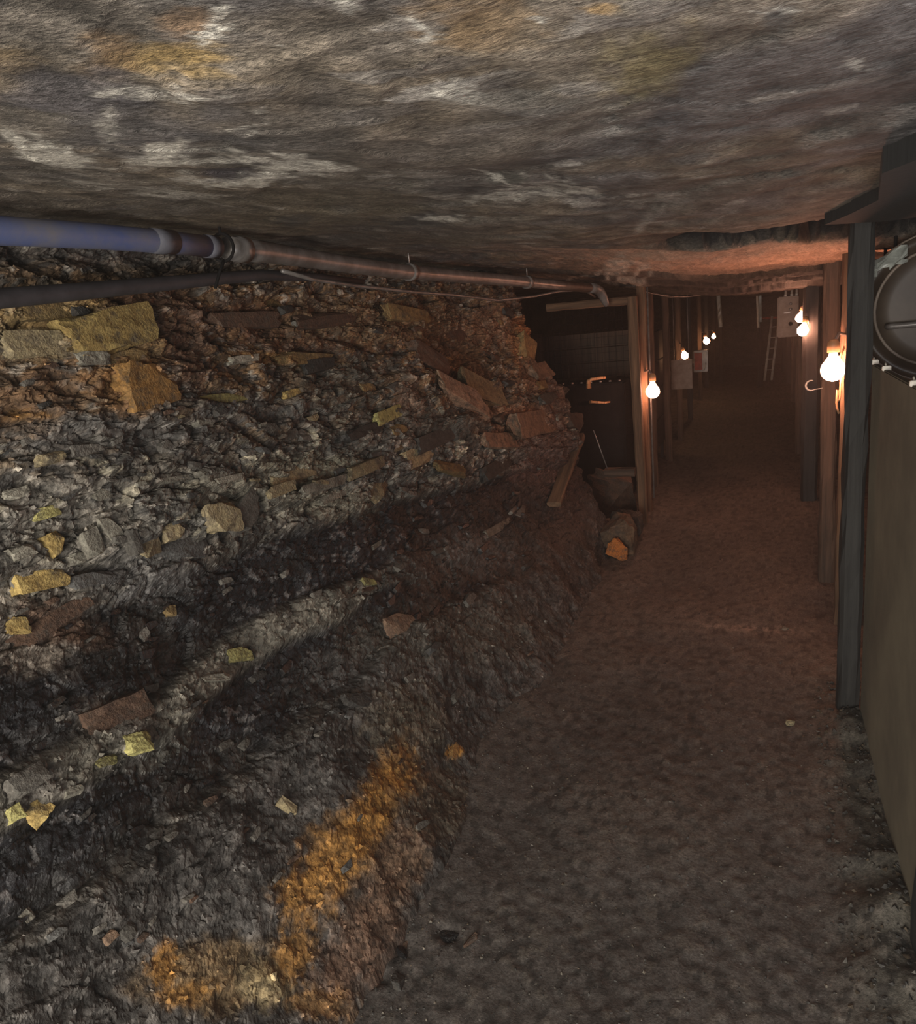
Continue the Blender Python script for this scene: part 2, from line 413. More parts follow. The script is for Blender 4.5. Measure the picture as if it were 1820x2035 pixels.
# foot slope: grey fines
C = mixc(C, (0.050, 0.046, 0.043), np.maximum(slope, 1 - sstep(.42, .47, ZR)) * .9)
C = lum_var(C, 1 + .32 * fin + .25 * med)

def hit(px, py):
    d = (wpx - px) ** 2 + (wpy - py) ** 2
    return np.unravel_index(np.nanargmin(d), d.shape)
def blob(C, px, py, rx, ry, ang, col, amt=1.0, edge=.5, seed=0, ex=None):
    """a stain or vein lying in the wall's own (y, z) surface, ragged edge"""
    i0 = hit(px, py); ca, sa = math.cos(math.radians(ang)), math.sin(math.radians(ang))
    iu = hit(px + rx * ca, py + rx * sa); iv = hit(px - ry * sa, py + ry * ca)
    def s(i): return np.array([math.log(BASE_Y[i]), BASE_Z[i]])
    A = np.stack([s(iu) - s(i0), s(iv) - s(i0)], 1)
    if abs(np.linalg.det(A)) < 1e-7: return C
    Ai = np.linalg.inv(A)
    ly = np.log(BASE_Y) - s(i0)[0]; lz = BASE_Z - s(i0)[1]
    u = Ai[0, 0] * ly + Ai[0, 1] * lz; v = Ai[1, 0] * ly + Ai[1, 1] * lz
    r = np.sqrt(u * u + v * v)
    sel = r < 2.2
    if not sel.any(): return C
    yy_, zz_ = BASE_Y[sel], BASE_Z[sel]
    fr = 1.3 / max(0.02, np.linalg.norm(A))
    w = r[sel] + .38 * fbm(yy_ * fr * 4, zz_ * fr * 6, 0 * zz_ + seed, 4, 61 + seed) 
    m = (1 - sstep(1 - edge, 1 + edge * .6, w)) * amt
    C[sel] = mixc(C[sel], col, m)
    return C
OR = (0.25, 0.125, 0.030); OC = (0.28, 0.19, 0.075); YE = (0.40, 0.30, 0.12); RB = (0.10, 0.05, 0.028); PK = (0.23, 0.13, 0.075)
BL = [
 # rust on the foot slope
 (735, 1600, 130, 42, -62, OR, .95), (790, 1545, 45, 60, -20, OR, .95), (650, 1720, 120, 60, -55, OR, .9), (580, 1790, 50, 50, 0, OR, .8),
 (760, 1740, 130, 60, -60, (0.14, 0.085, 0.05), .8), (690, 1900, 140, 60, -60, (0.12, 0.07, 0.045), .8),
 (420, 1950, 150, 70, -15, (.15, .10, .05), .9), (315, 1930, 30, 50, 10, OR, .9), (360, 1985, 60, 25, -10, OR, .8), (570, 1905, 40, 60, 20, OR, .8), (505, 1965, 60, 40, 30, (.22, .17, .09), .8), (620, 2010, 60, 40, 0, OR, .5),
 (905, 1492, 15, 12, 0, (.42, .2, .03), 1), (870, 1600, 90, 70, -50, (.10, .082, .058), .7), (800, 1440, 90, 90, 0, (.10, .082, .055), .6),
 # upper beds
 (100, 620, 130, 40, -5, OC, .6), (60, 690, 90, 40, 0, (.2, .155, .085), .7), (60, 790, 80, 60, 0, (.12, .068, .035), .8), (35, 850, 60, 25, 0, OR, .8),
 (230, 770, 75, 70, 0, (.25, .13, .05), .8), (250, 690, 80, 30, 5, (.22, .14, .06), .6), (350, 680, 50, 120, 0, (.10, .055, .035), .8), (260, 610, 60, 40, 0, RB, .7),
 (500, 640, 110, 40, 0, RB, .85), (700, 640, 160, 50, 0, (.12, .075, .04), .7), (600, 690, 120, 20, 0, RB, .6), (570, 720, 90, 18, 4, OR, .6),
 (850, 650, 90, 60, 0, (.12, .075, .04), .6), (930, 720, 60, 45, -40, (.15, .09, .045), .7), (1000, 650, 60, 40, 0, PK, .6), (1045, 665, 38, 65, 15, (.30, .15, .06), .9),
 (1060, 750, 45, 40, 0, PK, .7), (1100, 790, 50, 60, 0, (.11, .07, .055), .7), (1040, 845, 75, 40, 0, PK, .9), (1090, 900, 50, 90, -10, (.085, .05, .042), .8), (1130, 990, 50, 130, 10, (.045, .03, .026), .85), (1060, 1080, 110, 90, 0, (.04, .034, .03), .8), (1010, 1010, 90, 60, 0, (.02, .019, .019), .8),
 (790, 830, 25, 90, -15, (.16, .11, .08), .8), (480, 830, 200, 30, 0, (.075, .072, .068), .7), (200, 880, 200, 40, 0, (.095, .09, .084), .8), (650, 760, 120, 60, 0, (.075, .07, .058), .7),
 (850, 850, 130, 30, 0, (.055, .052, .045), .8),
 # grey pockets in and under the seams
 (220, 1430, 80, 45, 10, (.10, .088, .075), .85), (60, 1560, 60, 50, 0, (.10, .09, .08), .7), 
 (330, 1480, 90, 30, -35, (.1, .095, .08), .6), (850, 1130, 80, 50, 0, (.07, .064, .057), .8), (960, 1090, 70, 45, 0, (.08, .075, .07), .8),
 (800, 1290, 120, 60, 0, (.072, .065, .054), .7), (960, 1250, 130, 70, 0, (.075, .068, .055), .7), (700, 1330, 70, 50, 0, (.06, .057, .054), .7),
 (60, 1060, 90, 90, 0, (.17, .155, .13), .6), (200, 1080, 70, 80, 0, (.19, .17, .14), .6), (70, 1290, 110, 50, -10, (.15, .125, .10), .7), (130, 1235, 120, 35, 12, (.10, .062, .042), .9),
 (100, 1170, 130, 40, 10, (.13, .115, .095), .6), (300, 1140, 120, 50, 0, (.085, .082, .08), .7), (600, 940, 150, 30, -5, (.16, .145, .105), .7), (450, 990, 130, 40, 0, (.16, .145, .11), .6), (640, 1010, 90, 30, 0, (.15, .135, .1), .6),
]
for k, (px, py, rx, ry, an, col, am) in enumerate(BL):
    C = blob(C, px, py, rx, ry, an, col, am, .55, k)
# second pass of grain so that no stain is flat
C = lum_var(C, 1 + .42 * (idc - .5) + .30 * (idb - .5) + .25 * fin)
gloss = np.clip(coal * .35 + .1, 0, 1)
# end cap round the corner into the side chamber
ncap = 26
cap = []
for k in range(1, ncap + 1):
    q = PW[-1].copy(); t = k / ncap
    q[:, 0] += -1.6 * t ** 1.5; q[:, 1] += 0.10 * math.sin(t * 3) + .03 * np.asarray(fbm(q[:, 0] * 5, q[:, 2] * 6, 0 * q[:, 2], 3, 71))
    cap.append(q)
PW2 = np.concatenate([PW, np.stack(cap)], 0)
CA = np.concatenate([C, gloss[..., None]], -1)
CA2 = np.concatenate([CA, np.repeat(CA[-1:], ncap, 0) * np.array([.8, .7, .65, 1])], 0)
# the face runs on behind the viewer
pre, prec = [], []
for yv in np.linspace(-2.5, .2, 50):
    q = PW[0].copy(); w_ = min(1, (.22 - yv) * 3)
    q[:, 0] += w_ * .05 * fbm(0 * q[:, 2] + yv * 2.5, q[:, 2] * 3, 0 * q[:, 2], 4, 81); q[:, 1] = yv
    pre.append(q); prec.append(CA[0] * np.array([.8, .8, .8, 1]) + np.array([.01, .009, .008, 0]))
PW2 = np.concatenate([np.stack(pre), PW2], 0); CA2 = np.concatenate([np.stack(prec), CA2], 0)
wall_left = mkobj('wall_left', grid_mesh('wall_left', PW2, CA2, False), M_wall)
tag(wall_left, 'rough coal face of layered shale, coal seams and rust stained rubble under the blue pipe', 'rock wall', kind='structure')

# ------------------------------------------------------------------ CEILING
NXc, NYc = 560, 560
yc = np.concatenate([np.linspace(-2.5, 0.18, 24)[:-1], 0.18 * (19.5 / 0.18) ** np.linspace(0, 1, NYc)])
xc = np.concatenate([np.linspace(-3.2, -1.75, 14)[:-1], np.linspace(-1.75, 0.95, NXc - 30), np.linspace(0.95, 1.8, 10)[1:]])
YC, XC = np.meshgrid(yc, xc, indexing='ij')
def ceil_base(x, y):
    z = 1.60 + 0.125 * sstep(-0.1, -1.5, x) if False else 1.60 + 0.125 * (1 - sstep(-1.5, -0.1, x))
    z = z - 0.02 * sstep(2.0, 6.0, y) * (1 - .3 * (1 - sstep(-1.5, -.8, x)))
    return z
def steps(x, y, r1=0.0):
    k = 0
    side = sstep(-1.35, -0.55, x)
    y1 = 2.72 + 1.0 * x * x * 0 + 0.55 * (x + .13) + r1
    k = k + side * 0.030 * sstep(0, .05, y - y1) * sstep(-.55, -.1, x) - 0.045 * sstep(-.40, -.12, y - y1) * (1 - sstep(0, .03, y - y1)) * sstep(-.42, -.08, x)
    k = k + side * 0.030 * sstep(0, .07, y - (4.35 + .3 * x + 1.2 * r1))
    k = k + side * 0.030 * sstep(0, .08, y - (4.85 + .3 * x + 1.2 * r1))
    k = k + side * 0.028 * sstep(0, .09, y - (5.35 + .2 * x + 1.2 * r1))
    k = k - side * 0.055 * sstep(6.2, 7.2, y)
    return k
def ceil_z(x, y, full=True):
    r1 = .14 * fbm(x * 2.3, y * .8, 0 * x, 3, 101) + .05 * fbm(x * 11, y * 3, 0 * x, 3, 102)
    z = ceil_base(x, y) - steps(x, y, r1)
    z = z + 0.018 * fbm(x * 1.5, y * 1.5, 0 * x, 3, 103)
    return z
ZC = ceil_z(XC, YC)
cm = fbm(XC * 5, YC * 5, 0 * XC, 4, 105); cf = fbm(XC * 30, YC * 20, 0 * XC, 4, 107)
w1, w2, cid1, _, _ = worley((XC + .05 * cm) / .22, (YC + .07 * cm) / .13, 109)
w3, w4, cid2, _, _ = worley((XC + .015 * cf) / .06, (YC + .01 * cf) / .035, 113)
ZC = ZC - 0.005 * cm - (0.0012 + .005 * sstep(2.4, 3.2, YC)) * cf - 0.004 * (cid1 - .5) - 0.0018 * (cid2 - .5)
# the roof arches down on to the outer walls
ZC = ZC - 0.5 * sstep(1.1, 1.8, XC)
PC = np.stack([XC, YC, ZC], -1)
cpx, cpy = proj(PC)
CC = np.zeros(XC.shape + (3,)) + np.array((0.125, 0.108, 0.088))
CC = mixc(CC, (0.15, 0.122, 0.092), sstep(-.2, .5, cm))
CC = mixc(CC, (0.085, 0.078, 0.074), sstep(.1, .6, fbm(XC * 2.2, YC * 2.2, 0 * XC, 4, 115)))
CC = mixc(CC, (0.15, 0.11, 0.062), sstep(.15, .6, fbm(XC * 3.1, YC * 3.1, 0 * XC + 9, 4, 117)) * .3)
CC = mixc(CC, (0.05, 0.046, 0.044), sstep(.82, .9, cid2) * .6)
CC = mixc(CC, (0.22, 0.20, 0.175), sstep(.93, .97, (cid2 * 3.3) % 1) * .7)
CC = lum_var(CC, 1 + .3 * cf + .25 * (cid2 - .5))
def hitc(px, py):
    d = (cpx - px) ** 2 + (cpy - py) ** 2
    return np.unravel_index(np.nanargmin(d), d.shape)
def cblob(C, px, py, rx, ry, ang, col, amt=1.0, edge=.5, seed=0, ring=None, rag=.42):
    i0 = hitc(px, py); ca, sa = math.cos(math.radians(ang)), math.sin(math.radians(ang))
    iu = hitc(px + rx * ca, py + rx * sa); iv = hitc(px - ry * sa, py + ry * ca)
    def s(i): return np.array([XC[i], YC[i]])
    A = np.stack([s(iu) - s(i0), s(iv) - s(i0)], 1)
    if abs(np.linalg.det(A)) < 1e-8: return C
    Ai = np.linalg.inv(A); lx = XC - s(i0)[0]; ly = YC - s(i0)[1]
    u = Ai[0, 0] * lx + Ai[0, 1] * ly; v = Ai[1, 0] * lx + Ai[1, 1] * ly
    r = np.sqrt(u * u + v * v); sel = r < 2.4
    if not sel.any(): return C
    fr = 1.0
    w = r[sel] + rag * fbm(u[sel] * 2.2 + seed * 3.1, v[sel] * 2.2, 0 * u[sel], 4, 131 + seed)
    m = (1 - sstep(1 - edge, 1 + edge * .6, w)) * amt
    if ring: m = m * sstep(ring[0], ring[1], w)
    C[sel] = mixc(C[sel], col, m); return C
WH = (0.45, 0.42, 0.36); YL = (0.30, 0.205, 0.085)
CB = [
 (340, 110, 120, 36, 3, YL, .95), (215, 110, 60, 45, 0, (.19, .12, .06), .8), (370, 40, 60, 45, 0, (.22, .14, .08), .7), (30, 120, 50, 25, 0, (.2, .14, .07), .6),
 (950, 40, 130, 60, 10, (.22, .145, .075), .75), (1197, 15, 34, 14, 0, (.42, .26, .10), 1), (1280, 130, 90, 60, -10, (.17, .135, .06), .7), (1190, 18, 75, 30, 0, (.08, .07, .06), .5),
 (1340, 235, 60, 26, 0, (.055, .055, .058), .8), (1545, 45, 25, 30, 0, (.06, .06, .058), .7), (600, 60, 160, 60, 0, (.17, .14, .105), .6),
 (150, 200, 150, 40, 0, (.085, .078, .082), .8), (280, 260, 180, 50, 0, (.08, .074, .074), .7), (600, 260, 120, 40, 0, (.08, .07, .06), .6), (900, 330, 200, 40, 0, (.085, .07, .058), .7),
 (200, 420, 160, 30, 0, (.09, .074, .056), .6), (600, 430, 260, 36, 2, (.10, .078, .05), .7), (800, 470, 200, 25, 3, (.085, .068, .052), .7),
 (1100, 110, 160, 60, 0, (.17, .14, .10), .4), (1050, 200, 150, 30, 0, (.13, .125, .11), .5), (830, 440, 90, 10, -3, (.045, .042, .04), .9), (580, 440, 40, 8, 0, (.05, .045, .04), .8),
 (1010, 355, 40, 14, 0, (.06, .06, .05), .7), (1400, 360, 200, 40, -8, (.09, .075, .06), .6),
 (1180, 520, 160, 26, -8, (.14, .10, .068), .6), (1480, 540, 230, 30, -10, (.17, .125, .085), .7), (1600, 490, 90, 22, -8, (.28, .2, .13), .8),  # last patch lightens the bulb-lit strip through its colour
]
for k, (px, py, rx, ry, an, col, am) in enumerate(CB):
    CC = cblob(CC, px, py, rx, ry, an, col, am, .6, k)
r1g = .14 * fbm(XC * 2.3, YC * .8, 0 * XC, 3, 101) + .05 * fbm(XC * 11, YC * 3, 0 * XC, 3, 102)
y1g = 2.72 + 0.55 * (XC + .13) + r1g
CC = mixc(CC, (.009, .008, .008), sstep(-.26, -.16, YC - y1g) * (1 - sstep(.02, .06, YC - y1g)) * sstep(-.42, -.2, XC))       # shade of the broken step, put into the rock colour
CC = mixc(CC, (.45, .30, .215), sstep(.03, .12, YC - y1g) * (1 - sstep(4.2, 4.5, YC - .3 * XC)) * sstep(-1.0, -.3, XC) * .7)  # bulb-lit strip beyond the step, its brightness painted into the rock
CC = mixc(CC, (.014, .012, .011), sstep(4.25, 4.5, YC - .3 * XC - 1.2 * r1g) * sstep(-1.3, -.9, XC) * .9)  # shade on the far ledges painted as near-black colour
VE = [  # pale mineral veins
 (60, 300, 32, 9, 20, 1), (110, 318, 45, 10, 5, 1), (140, 322, 22, 8, -12, 1), (330, 308, 38, 13, -8, .85), (300, 325, 60, 9, -14, .6),
 (560, 332, 60, 9, 5, .95), (640, 335, 70, 6, 4, .7), (480, 362, 55, 10, -4, .9), (430, 318, 50, 6, 2, .7), (530, 350, 40, 7, -20, .8), (395, 362, 30, 5, 8, .5), (320, 380, 130, 9, 5, .4),
 (430, 40, 12, 42, 20, .8), (415, 62, 26, 8, -15, .9), (835, 55, 22, 10, 30, .9), (848, 76, 14, 6, 10, .8), (890, 170, 28, 8, 5, .9), (870, 182, 14, 5, 0, .8), (925, 182, 22, 6, 8, .6), (900, 195, 40, 8, 10, .4),
 (230, 185, 22, 6, -10, .6), (310, 190, 45, 5, 4, .5), (375, 193, 40, 4, 2, .6), (1080, 375, 90, 8, 5, .55), (1000, 358, 40, 5, 14, .6), (980, 392, 60, 5, -5, .5), (1130, 370, 40, 8, 8, .5), (880, 432, 40, 4, 2, .6),
 (1075, 40, 10, 6, 0, .7), (1560, 15, 30, 12, 0, .5), (1700, 125, 16, 9, 0, .5), (215, 255, 20, 20, 0, .4), (470, 255, 40, 5, -12, .5), (520, 220, 8, 6, 0, .6), (490, 268, 12, 5, -30, .6), (690, 15, 20, 6, 0, .6), (560, 90, 20, 4, 8, .5),
 (1150, 545, 60, 4, -10, .5), (1230, 555, 40, 3, -12, .6),
]
for k, (px, py, rx, ry, an, am) in enumerate(VE):
    CC = cblob(CC, px, py, rx * 1.2, ry * 1.25, an, WH, min(1, am * 1.1), .6, 40 + k, rag=.9)
CC = cblob(CC, 450, 343, 58, 17, 2, (.06, .052, .055), .95, .5, 99)
CC = lum_var(CC, 1 + .22 * cf + .3 * (cid2 - .5))
GC = np.full(XC.shape, .12)
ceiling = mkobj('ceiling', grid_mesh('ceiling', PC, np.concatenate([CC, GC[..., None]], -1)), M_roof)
tag(ceiling, 'low uneven rock roof of the mine gallery with pale veins and ochre patches', 'rock roof', kind='structure')
def roof_at(x, y):
    i = int(np.argmin(np.abs(yc - y))); j = int(np.argmin(np.abs(xc - x))); return float(ZC[i, j])

# ------------------------------------------------------------------ FLOOR
yf = np.concatenate([np.linspace(-2.5, 0.5, 16)[:-1], 0.5 * (19.5 / 0.5) ** np.linspace(0, 1, 520)])
xf = np.concatenate([np.linspace(-3.2, -1.0, 30)[:-1], np.linspace(-1.0, 0.5, 330), np.linspace(.5, 1.8, 20)[1:]])
YF, XF = np.meshgrid(yf, xf, indexing='ij')
fm = fbm(XF * 3, YF * 2, 0 * XF, 4, 201); ff = fbm(XF * 40, YF * 40, 0 * XF, 3, 203)
g1, g2, gid, _, _ = worley(XF / .022, YF / .022, 205)
edge = 1 - sstep(-.95, -.55, XF)
edge_r = sstep(.10, .30, XF) * (1 - sstep(2.6, 3.4, YF))
fadeg = 1 - .7 * sstep(3, 9, YF)
ZF = 0.010 * fm + .002 * ff + .0035 * (gid - .5) * fadeg - .012 + .05 * edge + .035 * edge_r * (1 + fbm(XF * 5, YF * 5, 0 * XF, 3, 207))
# two scuffed hollows near the foot of the face
for (hx, hy, r) in ((-0.79, 1.287, .03), (-0.695, 1.368, .02), (-0.80, 1.2, .025)):
    ZF -= .02 * np.exp(-((XF - hx) ** 2 + (YF - hy) ** 2) / r ** 2)
CF = np.zeros(XF.shape + (3,)) + np.array((0.082, 0.072, 0.065))
CF = mixc(CF, (0.090, 0.077, 0.067), sstep(0, .6, fm))
CF = mixc(CF, (0.10, 0.092, 0.075), edge_r * .8)
CF = mixc(CF, (0.11, 0.095, 0.08), sstep(.86, .93, gid) * .7)
CF = mixc(CF, (0.03, 0.027, 0.024), sstep(.72, .8, (gid * 3.7) % 1) * .7)
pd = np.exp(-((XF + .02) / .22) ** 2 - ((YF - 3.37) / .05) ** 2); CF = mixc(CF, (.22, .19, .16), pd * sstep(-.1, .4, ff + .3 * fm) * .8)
CF = lum_var(CF, 1 + .25 * ff + .15 * fm)
floor = mkobj('floor', grid_mesh('floor', np.stack([XF, YF, ZF], -1), np.concatenate([CF, np.full(XF.shape + (1,), .15)], -1)), M_floor)
tag(floor, 'trodden dark gravel floor of the mine gallery', 'floor', kind='structure')
def floor_at(x, y):
    i = int(np.argmin(np.abs(yf - y))); j = int(np.argmin(np.abs(xf - x))); return float(ZF[i, j])

# ------------------------------------------------------------------ other rock walls
def rock_sheet(name, A, B, zt, axis, label, col, seed, n=120, m=50, amp=.06):
    """vertical rock sheet from A to B (xy), height zt, pushed in and out along 'axis'"""
    t = np.linspace(0, 1, n)[:, None]; z = np.linspace(-.05, zt, m)[None, :]
    x = A[0] + (B[0] - A[0]) * t + 0 * z; y = A[1] + (B[1] - A[1]) * t + 0 * z; zz_ = z + 0 * t
    d = amp * fbm(x * 2.2, y * 2.2, zz_ * 3, 4, seed) + amp * .4 * fbm(x * 9, y * 9, zz_ * 12, 3, seed + 1)
    P = np.stack([x + d * axis[0], y + d * axis[1], zz_], -1)
    c = np.zeros(P.shape) + np.array(col); c = lum_var(c, 1 + .5 * fbm(x * 8, y * 8, zz_ * 14, 4, seed + 2))
    o = mkobj(name, grid_mesh(name, P, np.concatenate([c, np.full(x.shape + (1,), .1)], -1)), M_wall)
    return tag(o, label, 'rock wall', kind='structure')
rock_sheet('wall_right', (1.25, -2.4), (1.25, 19.3), 1.75, (1, 0), 'dark rock wall behind the half-height partition and the timber props', (.06, .05, .042), 301, 200)
rock_sheet('wall_chamber', (-2.6, 4.9), (-2.6, 19.3), 1.9, (1, 0), 'black rock wall at the back of the side chamber behind the mesh gate', (.035, .032, .03), 311, 140)
rock_sheet('wall_back', (-2.8, 19.0), (1.5, 19.0), 1.8, (0, 1), 'dark rock wall closing the far end of the gallery', (.05, .042, .036), 321, 80)

# ------------------------------------------------------------------ STONES in the coal face: pieces of wall_left
SM = {
 'yellow': stone_mat('stone_yellow', (0.42, 0.31, 0.115), col2=(.24, .16, .055)),
 'lemon': stone_mat('stone_lemon', (0.36, 0.33, 0.13), col2=(.17, .15, .06)),
 'orange': stone_mat('stone_orange', (0.27, 0.145, 0.045), col2=(.17, .10, .04)),
 'ochre': stone_mat('stone_ochre', (0.24, 0.165, 0.07), col2=(.12, .085, .04)),
 'tan': stone_mat('stone_tan', (0.27, 0.22, 0.125), col2=(.16, .13, .085)),
 'pink': stone_mat('stone_pink', (0.22, 0.145, 0.095), col2=(.11, .07, .05)),
 'pale': stone_mat('stone_pale', (0.26, 0.245, 0.20), col2=(.14, .13, .105)),
 'grey': stone_mat('stone_grey', (0.135, 0.125, 0.108), col2=(.075, .07, .062)),
 'slate': stone_mat('stone_slate', (0.095, 0.094, 0.09), col2=(.055, .054, .052)),
 'brown': stone_mat('stone_brown', (0.10, 0.06, 0.04), col2=(.06, .038, .028)),
 'coal': stone_mat('stone_coal', (0.022, 0.021, 0.022), rough=.4),
 'dark': stone_mat('stone_dark', (0.055, 0.052, 0.048)),
}
def hull_me(name, seed, flat=1.0, npt=16, sub=0, rough=.0, boxy=.75):
    rnd = random.Random(seed); bm = bmesh.new()
    for _ in range(npt):
        while True:
            p = [rnd.uniform(-1, 1) for _ in range(3)]
            if max(abs(c) for c in p) > boxy and sum(c * c for c in p) < 2.2: break
        bm.verts.new((p[0] * .5, p[1] * .5, p[2] * .5 * flat))
    r = bmesh.ops.convex_hull(bm, input=bm.verts[:])
    kill = [g for g in r['geom_interior'] if isinstance(g, bmesh.types.BMVert)]
    if kill: bmesh.ops.delete(bm, geom=kill, context='VERTS')
    bmesh.ops.triangulate(bm, faces=bm.faces[:])
    if sub:
        bmesh.ops.subdivide_edges(bm, edges=bm.edges[:], cuts=sub, use_grid_fill=True)
        co_ = np.array([v.co[:] for v in bm.verts])
        d = rough * fbm(co_[:, 0] * 5 + seed, co_[:, 1] * 5, co_[:, 2] * 5, 3, seed)
        d2 = rough * .5 * fbm(co_[:, 0] * 14 + seed, co_[:, 1] * 14, co_[:, 2] * 14, 2, seed + 3)
        for v, q in zip(bm.verts, d + d2): v.co = v.co * (1 + q)
    # fit the unit box
    mx = [max(abs(v.co[i]) for v in bm.verts) for i in range(3)]
    for v in bm.verts: v.co = Vector((v.co[i] / mx[i] * .5 for i in range(3)))
    bmesh.ops.recalc_face_normals(bm, faces=bm.faces[:])
    me = bpy.data.meshes.new(name); bm.to_mesh(me); bm.free(); return me

def block_me(name, seed, cuts=7, sub=2, rough=.05):
    """squarish broken block: a cube with corners and edges knocked off"""
    rnd = random.Random(seed); bm = bmesh.new(); bmesh.ops.create_cube(bm, size=1.0)
    for v in bm.verts: v.co += Vector([rnd.uniform(-.11, .11) for _ in range(3)])
    for _ in range(cuts):
        d = Vector([rnd.choice((-1, 1)) * rnd.uniform(.15, 1) for _ in range(3)]); d.normalize()
        r = bmesh.ops.bisect_plane(bm, geom=bm.verts[:] + bm.edges[:] + bm.faces[:], plane_co=d * rnd.uniform(.48, .62), plane_no=d, clear_outer=True)
        ed = [e for e in r['geom_cut'] if isinstance(e, bmesh.types.BMEdge)]
        if ed: bmesh.ops.contextual_create(bm, geom=ed)
    bmesh.ops.triangulate(bm, faces=bm.faces[:])
    if sub:
        bmesh.ops.subdivide_edges(bm, edges=bm.edges[:], cuts=sub, use_grid_fill=True)
        bmesh.ops.triangulate(bm, faces=bm.faces[:])
        c = np.array([v.co[:] for v in bm.verts])
        q = [rough * fbm(c[:, 0] * 6 + seed * 1.7, c[:, 1] * 6 + k * 9, c[:, 2] * 6, 3, seed + k) for k in range(3)]
        for i, v in enumerate(bm.verts): v.co += Vector((q[0][i], q[1][i], q[2][i]))
    mx = [max(abs(v.co[i]) for v in bm.verts) for i in range(3)]
    for v in bm.verts: v.co = Vector((v.co[i] / mx[i] * .5 for i in range(3)))
    bmesh.ops.recalc_face_normals(bm, faces=bm.faces[:])
    me = bpy.data.meshes.new(name); bm.to_mesh(me); bm.free(); return me
def wall_frame(px, py):
    i = hit(px, py); p = PW[i]
    q = BASE_Y[i]; z = BASE_Z[i]
    e = .03
    dxdz = float((wall_x(np.array([q]), np.array([min(z + e, 1.8)])) - wall_x(np.array([q]), np.array([max(z - e, 0)])))[0] / (2 * e))
    n = Vector((1, 0, -dxdz)).normalized()
    return Vector(p), n
def place_stone(me, px, py, w, h, ang, depth=.5, sink=.05, mat=None):
    p, n = wall_frame(px, py)
    dist = (p - Vector(CAM)).length
    cosv = max(.42, abs((p - Vector(CAM)).normalized().dot(n)))
    vdir = (p - Vector(CAM)).normalized()
    # along-face axes: t1 along the gallery, t2 up the face
    t1 = Vector((0, 1, 0)) - n * n.y; t1.normalize(); t2 = n.cross(t1)
    if t2.z < 0: t2 = -t2
    sw = w * dist / F / max(.38, math.sqrt(max(.0, 1 - vdir.dot(t1) ** 2)))
    sh = h * dist / F / max(.45, math.sqrt(max(.0, 1 - vdir.dot(t2) ** 2)))
    a = math.radians(ang)
    e1 = t1 * math.cos(a) - t2 * math.sin(a); e2 = t1 * math.sin(a) + t2 * math.cos(a)
    dp = min(sw, sh) * depth + .012
    o = mkobj('stone', me, None, wall_left)
    m = Matrix.Identity(4)
    for r in range(3):
        m[r][0] = e1[r] * sw; m[r][1] = n[r] * dp; m[r][2] = e2[r] * sh
    m.translation = p - n * dp * sink
    o.matrix_world = m
    return o
